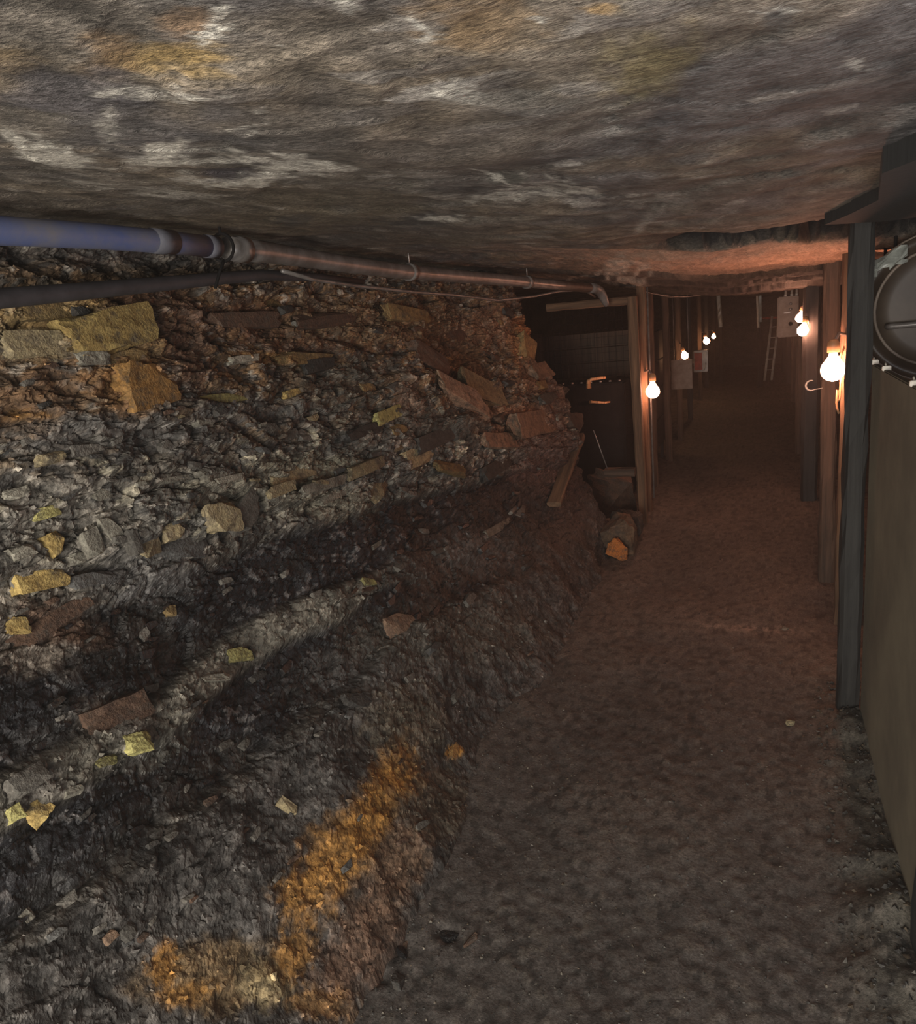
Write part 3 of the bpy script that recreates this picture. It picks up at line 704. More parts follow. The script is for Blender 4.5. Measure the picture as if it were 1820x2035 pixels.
STONES = [
 (195, 668, 165, 78, -6, 'yellow'), (110, 612, 130, 46, 0, 'ochre'), (50, 690, 95, 46, 0, 'tan'), (160, 722, 56, 26, 4, 'pale'), (262, 778, 112, 92, 2, 'orange'), (235, 715, 80, 30, 0, 'ochre'),
 (400, 803, 150, 24, 2, 'lemon'), (590, 718, 110, 28, 6, 'ochre'), (572, 788, 55, 22, 0, 'yellow'), (460, 722, 60, 16, 0, 'pale'), (748, 834, 66, 28, -4, 'lemon'), (770, 862, 30, 24, 0, 'ochre'),
 (955, 782, 70, 62, 20, 'tan'), (900, 800, 80, 50, 25, 'pink'), (1050, 842, 105, 58, 5, 'pink'), (975, 885, 70, 34, 10, 'pink'), (822, 910, 72, 40, 0, 'tan'), (884, 938, 56, 26, 20, 'ochre'), (712, 775, 26, 24, 0, 'ochre'),
 (695, 940, 80, 28, 0, 'tan'), (560, 950, 90, 30, 4, 'tan'), (610, 975, 100, 22, 3, 'pale'), (735, 978, 50, 34, -20, 'tan'), (640, 1000, 60, 18, 0, 'pale'), (520, 985, 60, 24, 0, 'tan'),
 (82, 1146, 92, 50, 10, 'yellow'), (95, 1086, 34, 44, -12, 'yellow'), (80, 1024, 48, 24, 0, 'lemon'), (180, 992, 34, 22, 0, 'pale'), (276, 1092, 38, 44, 0, 'tan'), (318, 1062, 42, 38, 0, 'tan'),
 (410, 1038, 62, 66, 8, 'tan'), (465, 1025, 70, 52, -20, 'grey'), (352, 1090, 96, 48, 14, 'slate'), (196, 1060, 26, 60, -8, 'pale'), (165, 1085, 28, 54, 0, 'pale'), (235, 1090, 20, 54, 0, 'grey'), (190, 1152, 84, 26, 10, 'slate'),
 (40, 1242, 38, 34, 20, 'yellow'), (120, 1226, 150, 34, -8, 'brown'), (150, 1112, 40, 22, 5, 'pale'), (25, 1105, 40, 26, 0, 'pale'), (12, 1105, 22, 20, 0, 'pale'), (355, 1205, 18, 24, 20, 'ochre'), (310, 1252, 20, 30, 0, 'grey'),
 (490, 1294, 48, 28, 20, 'lemon'), (430, 1345, 50, 16, 24, 'pale'), (720, 1165, 24, 18, 20, 'lemon'), (790, 1250, 60, 58, 10, 'pink'), (195, 1522, 36, 20, 20, 'lemon'), (62, 1618, 34, 50, -20, 'yellow'), (8, 1624, 24, 30, 0, 'lemon'), (130, 1585, 30, 16, 20, 'pale'),
 (225, 1425, 110, 60, 10, 'brown'), (255, 1490, 40, 40, 25, 'lemon'), (30, 1560, 70, 40, 0, 'grey'), 
 (748, 1082, 30, 10, 0, 'pale'), (1005, 1040, 60, 16, 5, 'pale'), (905, 1492, 28, 20, 0, 'orange'), (560, 1610, 16, 44, -25, 'tan'), (700, 1400, 50, 30, 30, 'dark'),
 (1068, 745, 44, 34, 0, 'pink'), (1040, 700, 40, 60, 20, 'ochre'), (1080, 800, 46, 22, 0, 'grey'), (1120, 780, 40, 26, 0, 'dark'), (1130, 840, 40, 36, 10, 'brown'), (1000, 830, 60, 24, 0, 'brown'), (870, 870, 120, 36, 0, 'dark'), (985, 930, 70, 30, 0, 'dark'),
 (690, 870, 70, 26, 0, 'dark'), (620, 730, 60, 30, 0, 'dark'), (840, 720, 70, 50, 20, 'brown'), (640, 640, 120, 30, 0, 'brown'), (480, 640, 130, 34, 0, 'brown'), (800, 630, 90, 30, 5, 'ochre'), (540, 605, 40, 22, 0, 'ochre'), (920, 660, 60, 50, 10, 'brown'),
 (150, 905, 60, 22, 5, 'grey'), (75, 920, 50, 24, 0, 'tan'), (375, 855, 30, 22, 0, 'pale'), (300, 900, 30, 26, 0, 'grey'), (20, 985, 40, 20, 0, 'pale'), (330, 960, 90, 12, 6, 'pale'), (420, 965, 60, 12, 4, 'pale'), (500, 860, 40, 24, 0, 'grey'), (560, 870, 30, 24, 0, 'grey'),
 (130, 1795, 26, 18, 0, 'grey'), (60, 1815, 18, 22, 0, 'pale'), (240, 1860, 26, 26, 0, 'grey'), (205, 1870, 22, 18, 0, 'pink'), 
]
for k, (px, py, w, h, an, mt) in enumerate(STONES):
    me = block_me('stone', 1000 + k, 4 if w > 55 else 6, 3 if w > 30 else 1, .055)
    me.materials.append(SM[mt])
    place_stone(me, px, py, w, h, an, .42, .0)
# smaller fragments that can still be picked out, shared meshes
rnd = random.Random(5)
shared = {}
for mt in SM:
    shared[mt] = []
    for q in range(5):
        me = block_me('stone_fragment', 2000 + q * 31 + len(mt), 6, 0); me.materials.append(SM[mt]); shared[mt].append(me)
placed = len(STONES); tries = 0
def band_of(px, py):
    i = hit(px, py); return float(ZR[i]), float(BASE_Z[i]), float(BASE_Y[i])
while placed < 298 and tries < 900:
    tries += 1
    px = rnd.uniform(5, 1120); py = rnd.uniform(620, 1900)
    i = hit(px, py)
    if (wpx[i] - px) ** 2 + (wpy[i] - py) ** 2 > 64: continue
    zr, zb, yb = float(ZR[i]), float(BASE_Z[i]), float(BASE_Y[i])
    if zb < .3 and rnd.random() < .6: continue
    if coal[i] > .5: mt = rnd.choice(['coal', 'coal', 'coal', 'dark', 'grey'])
    elif zr > 1.25: mt = rnd.choice(['brown', 'ochre', 'brown', 'dark', 'grey'])
    elif zr > .92: mt = rnd.choice(['grey', 'pale', 'slate', 'tan', 'dark', 'grey'])
    else: mt = rnd.choice(['grey', 'slate', 'dark', 'grey', 'brown'])
    w = rnd.uniform(12, 28); h = w * rnd.uniform(.35, .7)
    place_stone(rnd.choice(shared[mt]), px, py, w, h, rnd.uniform(-12, 20), .5, .02); placed += 1
bpy.context.view_layer.update()

def chips(name, pos_fn, n, smin, smax, parent, mat, seed, per=8):
    """too many and too small to count: one joined mesh of angular chips"""
    rnd = np.random.default_rng(seed); V = []; Fc = []
    dirs = np.array([(1, 0, 0), (-1, 0, 0), (0, 1, 0), (0, -1, 0), (0, 0, 1), (0, 0, -1)], float)
    tri = [(0, 2, 4), (2, 1, 4), (1, 3, 4), (3, 0, 4), (2, 0, 5), (1, 2, 5), (3, 1, 5), (0, 3, 5)]
    cols = []
    for k in range(n):
        r = pos_fn(rnd)
        if r is None: continue
        p, c = r
        s = smin * (smax / smin) ** (rnd.random() ** 2)
        d = dirs * (rnd.uniform(.5, 1.2, (6, 1))) * s * np.array([1.2, 1.2, .7]) + rnd.normal(0, .22, (6, 3)) * s
        a = rnd.uniform(0, 6.28); R = np.array([[math.cos(a), -math.sin(a), 0], [math.sin(a), math.cos(a), 0], [0, 0, 1]])
        o = len(V)
        V.extend((d @ R.T + p).tolist()); Fc.extend([(a_ + o, b_ + o, c_ + o) for a_, b_, c_ in tri]); cols.extend([tuple(c) + (.15,)] * 6)
    me = bpy.data.meshes.new(name); me.from_pydata(V, [], Fc); me.update()
    at = me.color_attributes.new('Col', 'FLOAT_COLOR', 'POINT'); at.data.foreach_set('color', np.array(cols, np.float32).reshape(-1))
    o = mkobj(name, me, mat, parent); o['kind'] = 'stuff'; return o
CHIP = np.array([(.11, .10, .085), (.075, .07, .064), (.04, .038, .036), (.17, .15, .12), (.10, .075, .05), (.02, .02, .02)])
def pos_wall(r):
    i = r.integers(60, NY - 10); j = int(r.random() * NZ * .95)
    if not (0 < wpx[i, j] < 1250): return None
    base = C[i, j]; c = base * r.uniform(.6, 1.9)
    return PW[i, j], c
chips('rubble', pos_wall, 9000, .003, .010, wall_left, M_wall, 11)
def pos_floor(r):
    y = .6 * (7.0 / .6) ** r.random(); x = r.uniform(-.85, .34)
    if r.random() < .35: x = -.85 + .3 * r.random() ** 2
    return np.array([x, y, floor_at(x, y)]), CHIP[r.choice([0, 0, 1, 1, 1, 2, 2, 4, 3])] * r.uniform(.5, 1.25)
chips('gravel_stones', pos_floor, 7000, .0015, .005, floor, M_floor, 13)
def pos_edge(r):
    y = r.uniform(1.3, 2.9); x = .31 - .14 * r.random() ** 1.5
    return np.array([x, y, floor_at(x, y) + .004]), CHIP[r.choice([0, 1, 1, 4])] * r.uniform(.5, .9)
chips('rubble_at_partition', pos_edge, 420, .003, .010, floor, M_floor, 17)

# ================================================================== THINGS
V3 = lambda a: Vector((float(a[0]), float(a[1]), float(a[2])))
def wall_clear(p, r):
    """push a point off the coal face so that a pipe of radius r only just touches it"""
    i = int(np.argmin(np.abs(yy - p[1]))); j = int(np.argmin(np.abs(zz - p[2])))
    lo = slice(max(0, i - 6), i + 7); xm = float(PW[lo, max(0, j - 12):j + 13, 0].max())
    q = V3(p); q.x = max(q.x, xm + r * .6); return q
def under_roof(p, r):
    q = V3(p); q.z = min(q.z, roof_at(q.x, q.y) - r * .5); return q

# ---- service pipes under the roof along the coal face
bp0 = V3(atx(-420, 446, -1.3)); 
bpts = [V3(atx(px, py, -1.3)) for px, py in ((-420, 452), (-150, 452), (0, 458), (200, 470), (330, 481), (425, 491))]
t = empty('water_pipe', bpts[0], 'blue plastic pipe hanging under the roof above the coal face', 'pipe')
def rel(pts, o): return [Vector(p) - Vector(o) for p in pts]
mkobj('pipe_body', tube_me('pipe_body', rel(bpts, bpts[0]), .0265, 16), M_blue, t)
for px, hw in ((322, .035), (418, .02)):
    c = V3(atx(px, 480 if px < 400 else 490, -1.3)); d = (bpts[-1] - bpts[2]).normalized()
    mkobj('sleeve', tube_me('sleeve', rel([c - d * hw, c + d * hw], bpts[0]), .0285, 16), M_sleeve, t)
gp = [(455, 494, 1.74), (520, 500, 1.92), (600, 512, 2.12), (700, 527, 2.42), (800, 540, 2.78), (900, 548, 3.25), (1000, 556, 3.75), (1100, 566, 4.3), (1170, 572, 4.75)]
gpts = [V3(aty(a, b, c)) for a, b, c in gp]
t = empty('steel_pipe', gpts[0], 'grey steel pipe with a bent end running on from the blue pipe', 'pipe')
mkobj('pipe_body', tube_me('pipe_body', rel(gpts, gpts[0]), [.031, .030, .0285, .028, .028, .028, .028, .028, .028], 16), M_steel, t)
el = [gpts[-1]] + [V3(aty(a, b, c)) for a, b, c in ((1183, 573, 4.84), (1192, 579, 4.88), (1198, 589, 4.9), (1203, 601, 4.92), (1206, 607, 4.93))]
mkobj('elbow', tube_me('elbow', rel(el, gpts[0]), [.030, .030, .029, .027, .022, .016], 14), M_steel, t)
for px, py, yv in ((478, 496, 1.80), (815, 541, 2.85), (1048, 561, 4.0)):
    c = V3(aty(px, py, yv)); d = Vector((.1, 1, -.01)).normalized()
    mkobj('coupling', tube_me('coupling', rel([c - d * .02, c + d * .02], gpts[0]), .034, 16), M_steel, t)
    if px > 500:
        top = Vector((c.x, c.y, roof_at(c.x, c.y) + .02))
        mkobj('hanger', tube_me('hanger', rel([c + Vector((0, 0, .03)), top], gpts[0]), .003, 6), M_wire, t)
c = V3(aty(442, 492, 1.70)); top = Vector((c.x, c.y, roof_at(c.x, c.y) + .02))
ring = [c + Vector((math.cos(a) * .034, 0, math.sin(a) * .034)) for a in np.linspace(0, 2 * math.pi, 18)[:-1]]
t = empty('tie_wire', c, 'black tie wire looped round the joint of the blue and grey pipes', 'wire')
mkobj('loop', tube_me('loop', rel(ring, c), .004, 6, closed=True), M_black, t)
mkobj('hanging_tail', tube_me('hanging_tail', rel([c + Vector((0, 0, .034)), top], c), .004, 6), M_black, t)
mkobj('loose_end', tube_me('loose_end', rel([c + Vector((0, 0, -.03)), c + Vector((-.005, -.02, -.06)), c + Vector((-.02, -.03, -.10))], c), .004, 6), M_black, t)
wp = [(560, 538, 2.05), (620, 555, 2.2), (700, 567, 2.45), (820, 580, 2.9), (900, 586, 3.3), (990, 597, 3.75), (1060, 589, 4.1), (1110, 579, 4.45), (1160, 576, 4.72), (1182, 590, 4.86)]
wpts = [wall_clear(aty(a, b, c), .006) for a, b, c in wp]
tag(tube('cable', wpts, .0065, M_steel, None, 8, origin=wpts[0]), 'thin grey cable sagging below the steel pipe', 'cable')
hp = [wall_clear(atx(a, b, -1.47), .02) for a, b in ((-300, 612), (-120, 602), (0, 593), (150, 580), (300, 566), (420, 555), (520, 546), (640, 552), (720, 560))]
tag(tube('hose', hp, [.021, .021, .021, .020, .019, .018, .017, .014, .010], M_hose, None, 12, origin=hp[0]), 'dark rubber hose lying along the top of the coal face below the blue pipe', 'hose')

# ---- mesh gate at the side chamber
GY = 5.1
g0 = V3(aty(1285, 1046, GY)); g0.z = floor_at(g0.x, g0.y)
gate = empty('mesh_gate', g0, 'orange-brown timber gate frame with square wire mesh at end of coal face', 'gate')
def beam_between(name, a, b, w, d, mat, parent, org, seed=0):
    a, b = Vector(a), Vector(b); L = (b - a).length
    me = timber_me(name, w, d, L, .003, 10, seed)
    o = mkobj(name, me, mat, parent)
    q = (b - a).to_track_quat('Z', 'Y')
    o.rotation_euler = q.to_euler(); o.location = a - Vector(org)
    return o
pa, pb = aty(1087, 612, GY), aty(1262, 596, GY)
beam_between('top_rail', pa, pb, .055, .05, M_timber_o, gate, g0, 1)
pt = V3(aty(1255, 596, GY)); 
beam_between('stile', (g0.x - .02, GY, g0.z - .01), (pt.x, GY, pt.z + .02), .06, .06, M_timber_o, gate, g0, 2)
mv = V3(aty(1080, 760, GY)); me_v, me_f = [], []
x0, x1, z0, z1 = pa[0] + .03, pt.x - .02, .62, pa[2] - .02
for k in range(12):
    x = x0 + (x1 - x0) * k / 11
    v, f = box_vf(x - g0.x, .0, (z0 + z1) / 2 - g0.z, .0015, .0015, z1 - z0, len(me_v)); me_v += v; me_f += f
nzw = int((z1 - z0) / .05)
for k in range(nzw + 1):
    z = z0 + (z1 - z0) * k / nzw
    v, f = box_vf((x0 + x1) / 2 - g0.x, .003, z - g0.z, x1 - x0, .0015, .0015, len(me_v)); me_v += v; me_f += f
wm = mkobj('wire_mesh', me_from('wire_mesh', me_v, me_f), M_black, gate)

# ---- timber props, both sides of the gallery
def prop(x, y, w, d, mat, label, group=None, seed=0, name='timber_prop', ztop=None, lean=(0, 0)):
    zf = floor_at(x, y) - .01; zt = (roof_at(x + lean[0], y + lean[1]) + .012) if ztop is None else ztop
    o = mkobj(name, timber_me(name, w, d, zt - zf, .004, 16, seed), mat, None, (x, y, zf))
    L = zt - zf
    o.rotation_euler = (-math.atan2(lean[1], L), math.atan2(lean[0], L), 0)
    return tag(o, label, 'prop', group)
prop(.280, 2.66, .066, .07, M_timber, 'thick blackened prop standing beside the half-height partition', seed=3)
prop(.312, 4.06, .070, .07, M_timber_b, 'slim brown prop lit by the round bulb, behind the thick black prop', seed=4)
prop(.325, 5.80, .11, .10, M_timber, 'dark prop just past the slim brown prop', seed=5)
prop(.355, 1.56, .10, .10, M_timber, 'dark prop at the near end of the half-height partition', seed=6)
GRR = 'dark props further down the gallery past the switch box'
for k, (x, y) in enumerate(((.36, 7.75), (.44, 9.6), (.46, 11.8), (.46, 14.4), (.46, 17.0))):
    prop(x, y, .10, .10, M_timber_b if k in (0, 2) else M_timber, ('prop that carries the grey switch box', 'first dark prop past the one with the switch box', 'second prop past the one with the switch box, brown', 'third prop past the one with the switch box, near the ladder', 'fourth prop past the one with the switch box, at the far wall')[k], GRR if k else None, seed=20 + k)
GRL = 'dark props down the left side past the gate'
prop(-.745, 5.40, .05, .06, M_timber_o, 'prop carrying the bright bulb beside the mesh gate', seed=31)
for k, (x, y, m) in enumerate(((-.80, 6.2, M_timber_b), (-.80, 7.3, M_timber_b), (-.80, 8.45, M_timber_b), (-.82, 10.0, M_timber), (-.84, 12.1, M_timber_b), (-.86, 14.0, M_timber), (-.86, 16.4, M_timber_b))):
    prop(x, y, .06, .06, m, ('first', 'second', 'third', 'fourth', 'fifth', 'sixth', 'seventh')[k] + ' prop along the row past the brightest bulb prop' + (', behind the notice board' if k == 3 else ''), GRL, seed=40 + k)
# head plank wedged under the roof over the black prop
hz = 1.572
poly = [atz(a, b, hz) for a, b in ((1638, 447), (1690, 425), (1745, 398), (1752, 345), (1820, 318), (1930, 300), (1930, 418), (1760, 440))]
hc = sum((V3(p) for p in poly), Vector()) / len(poly)
n = len(poly); vv = [(p[0] - hc.x, p[1] - hc.y, 0) for p in poly] + [(p[0] - hc.x, p[1] - hc.y, .075) for p in poly]
ffc = [tuple(range(n)), tuple(range(n, 2 * n))] + [(i, (i + 1) % n, n + (i + 1) % n, n + i) for i in range(n)]
hp_o = mkobj('head_plank', me_from('head_plank', vv, ffc), M_blackwood, None, (hc.x, hc.y, hz))
tag(hp_o, 'black splintered head plank wedged between roof and thick prop', 'plank')

# ---- half-height partition of boards
part = empty('partition', (.325, 2.1, floor_at(.325, 2.1)), 'half-height olive board partition between two dark props', 'partition')
box('panel', (0, 0, .565), (.018, 1.03, 1.19), M_board, part, .003)
box('rail', (.022, 0, 1.10), (.03, 1.02, .06), M_board, part, .003)
box('rail', (.022, 0, .22), (.03, 1.02, .06), M_board, part, .003)
for k, (px, py) in enumerate(((1735, 731), (1758, 751), (1814, 781))):
    p = V3(atx(px, py, .322)); z = part.location.z + 1.158
    cl = empty('cable_clip', (.325, p.y, z), ('white clip on the partition top next to the thick black prop', 'middle white clip on the partition top', 'white clip on the partition top furthest from the thick prop')[k], 'clip', 'white clips on the partition top')
    box('plate', (0, 0, .006), (.022, .016, .014), M_white, cl, .002)
    mkobj('hook', tube_me('hook', [(0, .006, .008), (0, .016, .018), (0, .026, .014)], .0025, 6), M_white, cl)
# base stones by the partition
# ---- ventilation duct behind the partition
dc = V3(aty(1868, 609, 2.92))
duct = empty('metal_drum', (dc.x, dc.y, dc.z), 'round brown metal drum hung on its side behind the partition', 'drum')
bd = lathe_me('drum_body', [(.222, .42), (.222, .03), (.236, .025), (.236, 0), (.205, 0), (.200, .018), (.14, .022), (.02, .024)], 40)
for v in bd.vertices: v.co = Vector((v.co.x, v.co.z, v.co.y))
ob = mkobj('drum_body', bd, M_duct, duct)
rr = [(math.cos(a) * .186, .012, math.sin(a) * .186) for a in np.linspace(0, 2 * math.pi, 41)[:-1]]
mkobj('lid_ring', tube_me('lid_ring', rr, .005, 8, True), M_box, duct)
rr = [(math.cos(a) * .236, .012, math.sin(a) * .236) for a in np.linspace(0, 2 * math.pi, 41)[:-1]]
mkobj('rim', tube_me('rim', rr, .006, 8, True), M_box, duct)
mkobj('latch_bar', tube_me('latch_bar', [(-.15, .0, -.05), (-.14, -.012, -.05), (.14, -.012, -.05), (.15, .0, -.05)], .010, 8), M_steel, duct)
for q in (.1, .32):
    for s in (-1, 1):
        zt = roof_at(dc.x + s * .1, dc.y + q) + .02 - dc.z
        mkobj('hanging_strap', tube_me('hanging_strap', [(s * .12, q, .185), (s * .12, q, max(zt, .2))], .006, 6), M_black, duct)
# crumpled plastic scrap on the duct's upper shoulder
sc0 = V3(aty(1768, 520, 2.86)); rnd2 = random.Random(3); SV = []; SF = []
ns = 7
for i in range(ns):
    for j in range(ns):
        u, w = i / (ns - 1), j / (ns - 1)
        SV.append((-.05 + u * .10, rnd2.uniform(-.008, .008) + .03 * w, -.045 + w * .05 + u * .045 + rnd2.uniform(-.006, .006)))
for i in range(ns - 1):
    for j in range(ns - 1):
        if rnd2.random() < .9: SF.append((i * ns + j, (i + 1) * ns + j, (i + 1) * ns + j + 1, i * ns + j + 1))
sm = me_from('plastic_scrap', SV, SF); so = mkobj('plastic_scrap', sm, M_plastic, None, tuple(sc0)); md = so.modifiers.new('s', 'SOLIDIFY'); md.thickness = .002
tag(so, 'crumpled grey plastic scrap caught on top of the round drum', 'plastic scrap')

# ---- bulb lamps
def bulb_me(name, r, seg=16):
    pr = [(r * .30, r * 1.55), (r * .36, r * 1.2), (r * .62, r * .85)]
    for a in np.linspace(50, -88, 9): pr.append((r * math.cos(math.radians(a)), r * math.sin(math.radians(a))))
    return lathe_me(name, pr, seg)
def lamp(pos, r, mount, label, group=None, far=False, tilt=(0, 0), cordpts=None, bm_=None):
    """bulb at pos (its centre), bracket back to the mount point on a prop"""
    pos = Vector(pos); mount = Vector(mount)
    t = empty('bulb_lamp', pos, label, 'lamp', group)
    b = mkobj('bulb', bulb_me('bulb', r), bm_ or (M_bulb_far if far else M_bulb), t); b.rotation_euler = (tilt[0], tilt[1], 0)
    R = Matrix.Rotation(tilt[1], 3, 'Y') @ Matrix.Rotation(tilt[0], 3, 'X')
    s = mkobj('socket', lathe_me('socket', [(r * .34, r * 1.45), (r * .5, r * 1.5), (r * .5, r * 2.3), (r * .3, r * 2.6), (r * .1, r * 2.65)], 14), M_cord, t); s.rotation_euler = b.rotation_euler
    top = R @ Vector((0, 0, r * 2.3))
    mkobj('bracket', tube_me('bracket', [top, top * .6 + (mount - pos) * .4 + Vector((0, 0, r * .6)), mount - pos], max(.004, r * .14), 8), M_steel, t)
    if cordpts: mkobj('cord', tube_me('cord', [Vector(p) - pos for p in cordpts], .0045, 8), M_cord, t)
    return t
prop(.352, 3.52, .085, .08, M_timber_o, 'orange-lit prop half hidden behind the thick black prop, carrying the round bulb', seed=8)
b1 = V3(aty(1655, 735, 3.42)); mt = Vector((.325, 3.485, b1.z + .13))
cp = [(1672, 715, 2.80), (1675, 690, 2.76), (1672, 685, 2.74), (1668, 700, 2.77)]
lamp(b1, .046, mt, 'lit round bulb with a dangling orange cord between the thick and slim props')
def cordloop(px_pts, y, name, label):
    pts = [V3(aty(a, b, y)) for a, b in px_pts]
    return pts
lp = cordloop([(1672, 690), (1668, 712), (1671, 745), (1670, 770), (1669, 790), (1666, 797), (1663, 790), (1664, 775), (1662, 800), (1663, 812), (1667, 822)], 3.44, '', '')
lp[0].x = .32; lp[0].y = 3.49
tag(tube('lamp_cord', lp, .0045, M_cord, None, 8, origin=lp[0]), 'looped orange lamp cord hanging beside the round bulb', 'cord')
b2 = V3(aty(1297, 778, 5.27))
lamp(b2, .046, (-.735, 5.375, b2.z + .13), 'brightest bare bulb hanging on the prop beside the mesh gate', bm_=M_bulb_gate)
b3 = V3(aty(1595, 657, 5.72)); lamp(b3, .036, (.31, 5.76, b3.z + .03), 'lower of two bulbs beside the grey switch box', tilt=(0, .2))
b4 = V3(aty(1590, 632, 5.86)); lamp(b4, .031, (.30, 5.83, b4.z + .06), 'upper of two bulbs beside the grey switch box', tilt=(0, .2))
b5 = V3(aty(1361, 707, 8.2)); lamp(b5, .036, (-.78, 8.41, b5.z + .12), 'small lit bulb above the hanging grey notice board', far=True, tilt=(.1, -.3))
b6 = V3(aty(1404, 678, 11.85)); lamp(b6, .046, (-.80, 12.06, b6.z + .12), 'far lit bulb beyond the red-fronted metal box', far=True, tilt=(.1, -.3))
b7 = V3(aty(1418, 669, 13.8)); lamp(b7, .034, (-.82, 13.96, b7.z + .10), 'farthest lit bulb on the left row of props', far=True)

# conduit on the bulb prop, wire hook on the slim prop, roof wires
cz = roof_at(-.70, 5.36)
tag(tube('conduit', [(-.700, 5.365, .12), (-.700, 5.365, cz + .01)], .006, M_steel, None, 8, origin=(-.700, 5.365, .12)), 'straight thin conduit fixed up the prop with the brightest bulb', 'conduit')
hk = V3(aty(1612, 766, 4.02)); pts = [(.278, 4.02, hk.z - .015)]
for a in np.linspace(-60, -290, 14): pts.append((hk.x + .024 * math.cos(math.radians(a)), 4.02, hk.z + .024 * math.sin(math.radians(a))))
tag(tube('wire_hook', pts, [.002] + [.0018 + .003 * math.sin(math.pi * k / 13) for k in range(14)], M_white, None, 8, origin=pts[0]), 'curled pale wire hook on the side of the slim brown prop', 'hook')
for k, (pa_, pb_, sag) in enumerate((((-.9, 5.9), (-.35, 6.4), .05), ((-.8, 6.1), (-.45, 7.6), .07), ((-.75, 5.5), (-.25, 7.0), .04))):
    pts = []
    for q in np.linspace(0, 1, 12):
        x = pa_[0] + (pb_[0] - pa_[0]) * q; y = pa_[1] + (pb_[1] - pa_[1]) * q
        z = (roof_at(pa_[0], pa_[1]) * (1 - q) + roof_at(pb_[0], pb_[1]) * q) + .005 - sag * 4 * q * (1 - q)
        pts.append((x, y, z))
    tag(tube('roof_wire', pts, .004, M_wire, None, 6, origin=pts[0]), ('thin roof wire drooping right behind the gate corner', 'longest sagging roof wire past the gate', 'shallow roof wire starting at the bulb prop')[k], 'wire', 'wires drooping from the roof past the gate')

# ---- switch box with glands and gauges
sa, sb = aty(1545, 591, 7.5), aty(1586, 668, 7.5)
bw, bh = sb[0] - sa[0], sa[2] - sb[2]
sbx = empty('switch_box', ((sa[0] + sb[0]) / 2, 7.56, sb[2]), 'grey metal switch box with bolts and cable glands on a prop', 'switch box')
box('case', (0, .02, bh / 2), (bw, .20, bh), M_box, sbx, .008)
dr = box('door', (0, -.088, bh / 2 - .005), (bw * .9, .016, bh * .9), M_box, sbx, .004)
for (u, w) in ((.12, .33), (.12, .20)):
    k = mkobj('push_button', lathe_me('push_button', [(.012, -.01), (.012, .012), (.007, .014)], 12), M_steel, dr); k.rotation_euler = (math.pi / 2, 0, 0); k.location = (bw * u, -.01, bh * w)
k = mkobj('dial', lathe_me('dial', [(.018, -.006), (.018, .008), (.012, .01)], 14), M_black, dr); k.rotation_euler = (math.pi / 2, 0, 0); k.location = (bw * .12, -.01, -bh * .16)
box('name_plate', (-bw * .05, -.009, bh * .12), (bw * .3, .004, .012), M_steel, dr, .001)
for u in (-.02, .03, .07):
    k = mkobj('cable_gland', lathe_me('cable_gland', [(.013, 0), (.013, .02), (.009, .02), (.009, .09)], 12), M_white, sbx); k.location = (u, -.02, bh - .002)
top = (.30, 7.55, roof_at(.30, 7.55)); base = Vector(sbx.location) + Vector((.07, -.02, bh + .08))
pts = [base, base + Vector((0, 0, .04)), base + Vector((-.06, .10, .05)), (base.x - .16, 7.75, roof_at(base.x - .16, 7.75) + .004)]
tag(tube('supply_cable', pts, .007, M_white, None, 8, origin=base), 'pale cable from the switch box top to the roof', 'cable')

# ---- pale uprights and red bar far down the gallery
def upright(px0, py0, px1, py1, y, w, label, mat=M_white):
    a, b = V3(aty(px0, py0, y)), V3(aty(px1, py1, y))
    b2 = a + (b - a) * 1.0; zf = floor_at(b.x, y) - .01
    t = empty('pale_post', (b.x, y, zf), label, 'post')
    o = Vector((b.x, y, zf))
    beam_between('painted_top', b, Vector((a.x, y, roof_at(a.x, y) + .01)), w, w, mat, t, o, 5)
    beam_between('lower_post', o, b + Vector((0, 0, .01)), w * .95, w * .95, M_blackwood, t, o, 6)
upright(1504, 590, 1507, 652, 14.0, .035, 'thin white-topped post beside the thicker grey-topped post far down the gallery')
upright(1510, 588, 1511, 640, 14.1, .055, 'thicker grey-topped post far down the gallery', M_plastic)
upright(1427, 596, 1432, 650, 15.0, .075, 'pale-topped post on the far left row behind the far bulbs', M_plastic)
# ladder leaning beyond the switch box
la, lb = V3(aty(1541, 628, 15.6)), V3(aty(1526, 724, 15.2)); lb.z = floor_at(lb.x, 15.2) - .005
ld = empty('ladder', lb, 'white metal ladder leaning behind the grey switch box', 'ladder')
dv = la - lb
for s in (-.06, .06):
    mkobj('stile', tube_me('stile', [Vector((s, 0, 0)), dv + Vector((s, 0, 0))], .022, 8), M_white, ld)
for k in range(1, 6):
    mkobj('rung', tube_me('rung', [dv * (k / 6) + Vector((-.06, 0, 0)), dv * (k / 6) + Vector((.06, 0, 0))], .009, 6), M_white, ld)
ra, rb = V3(aty(1512, 633, 15.7)), V3(aty(1548, 631, 15.7)); rb.x = .46
rbo = tube('red_bar', [ra, rb], .018, M_red, None, 10, origin=ra); tag(rbo, 'red painted bar fixed across beside the ladder', 'bar')

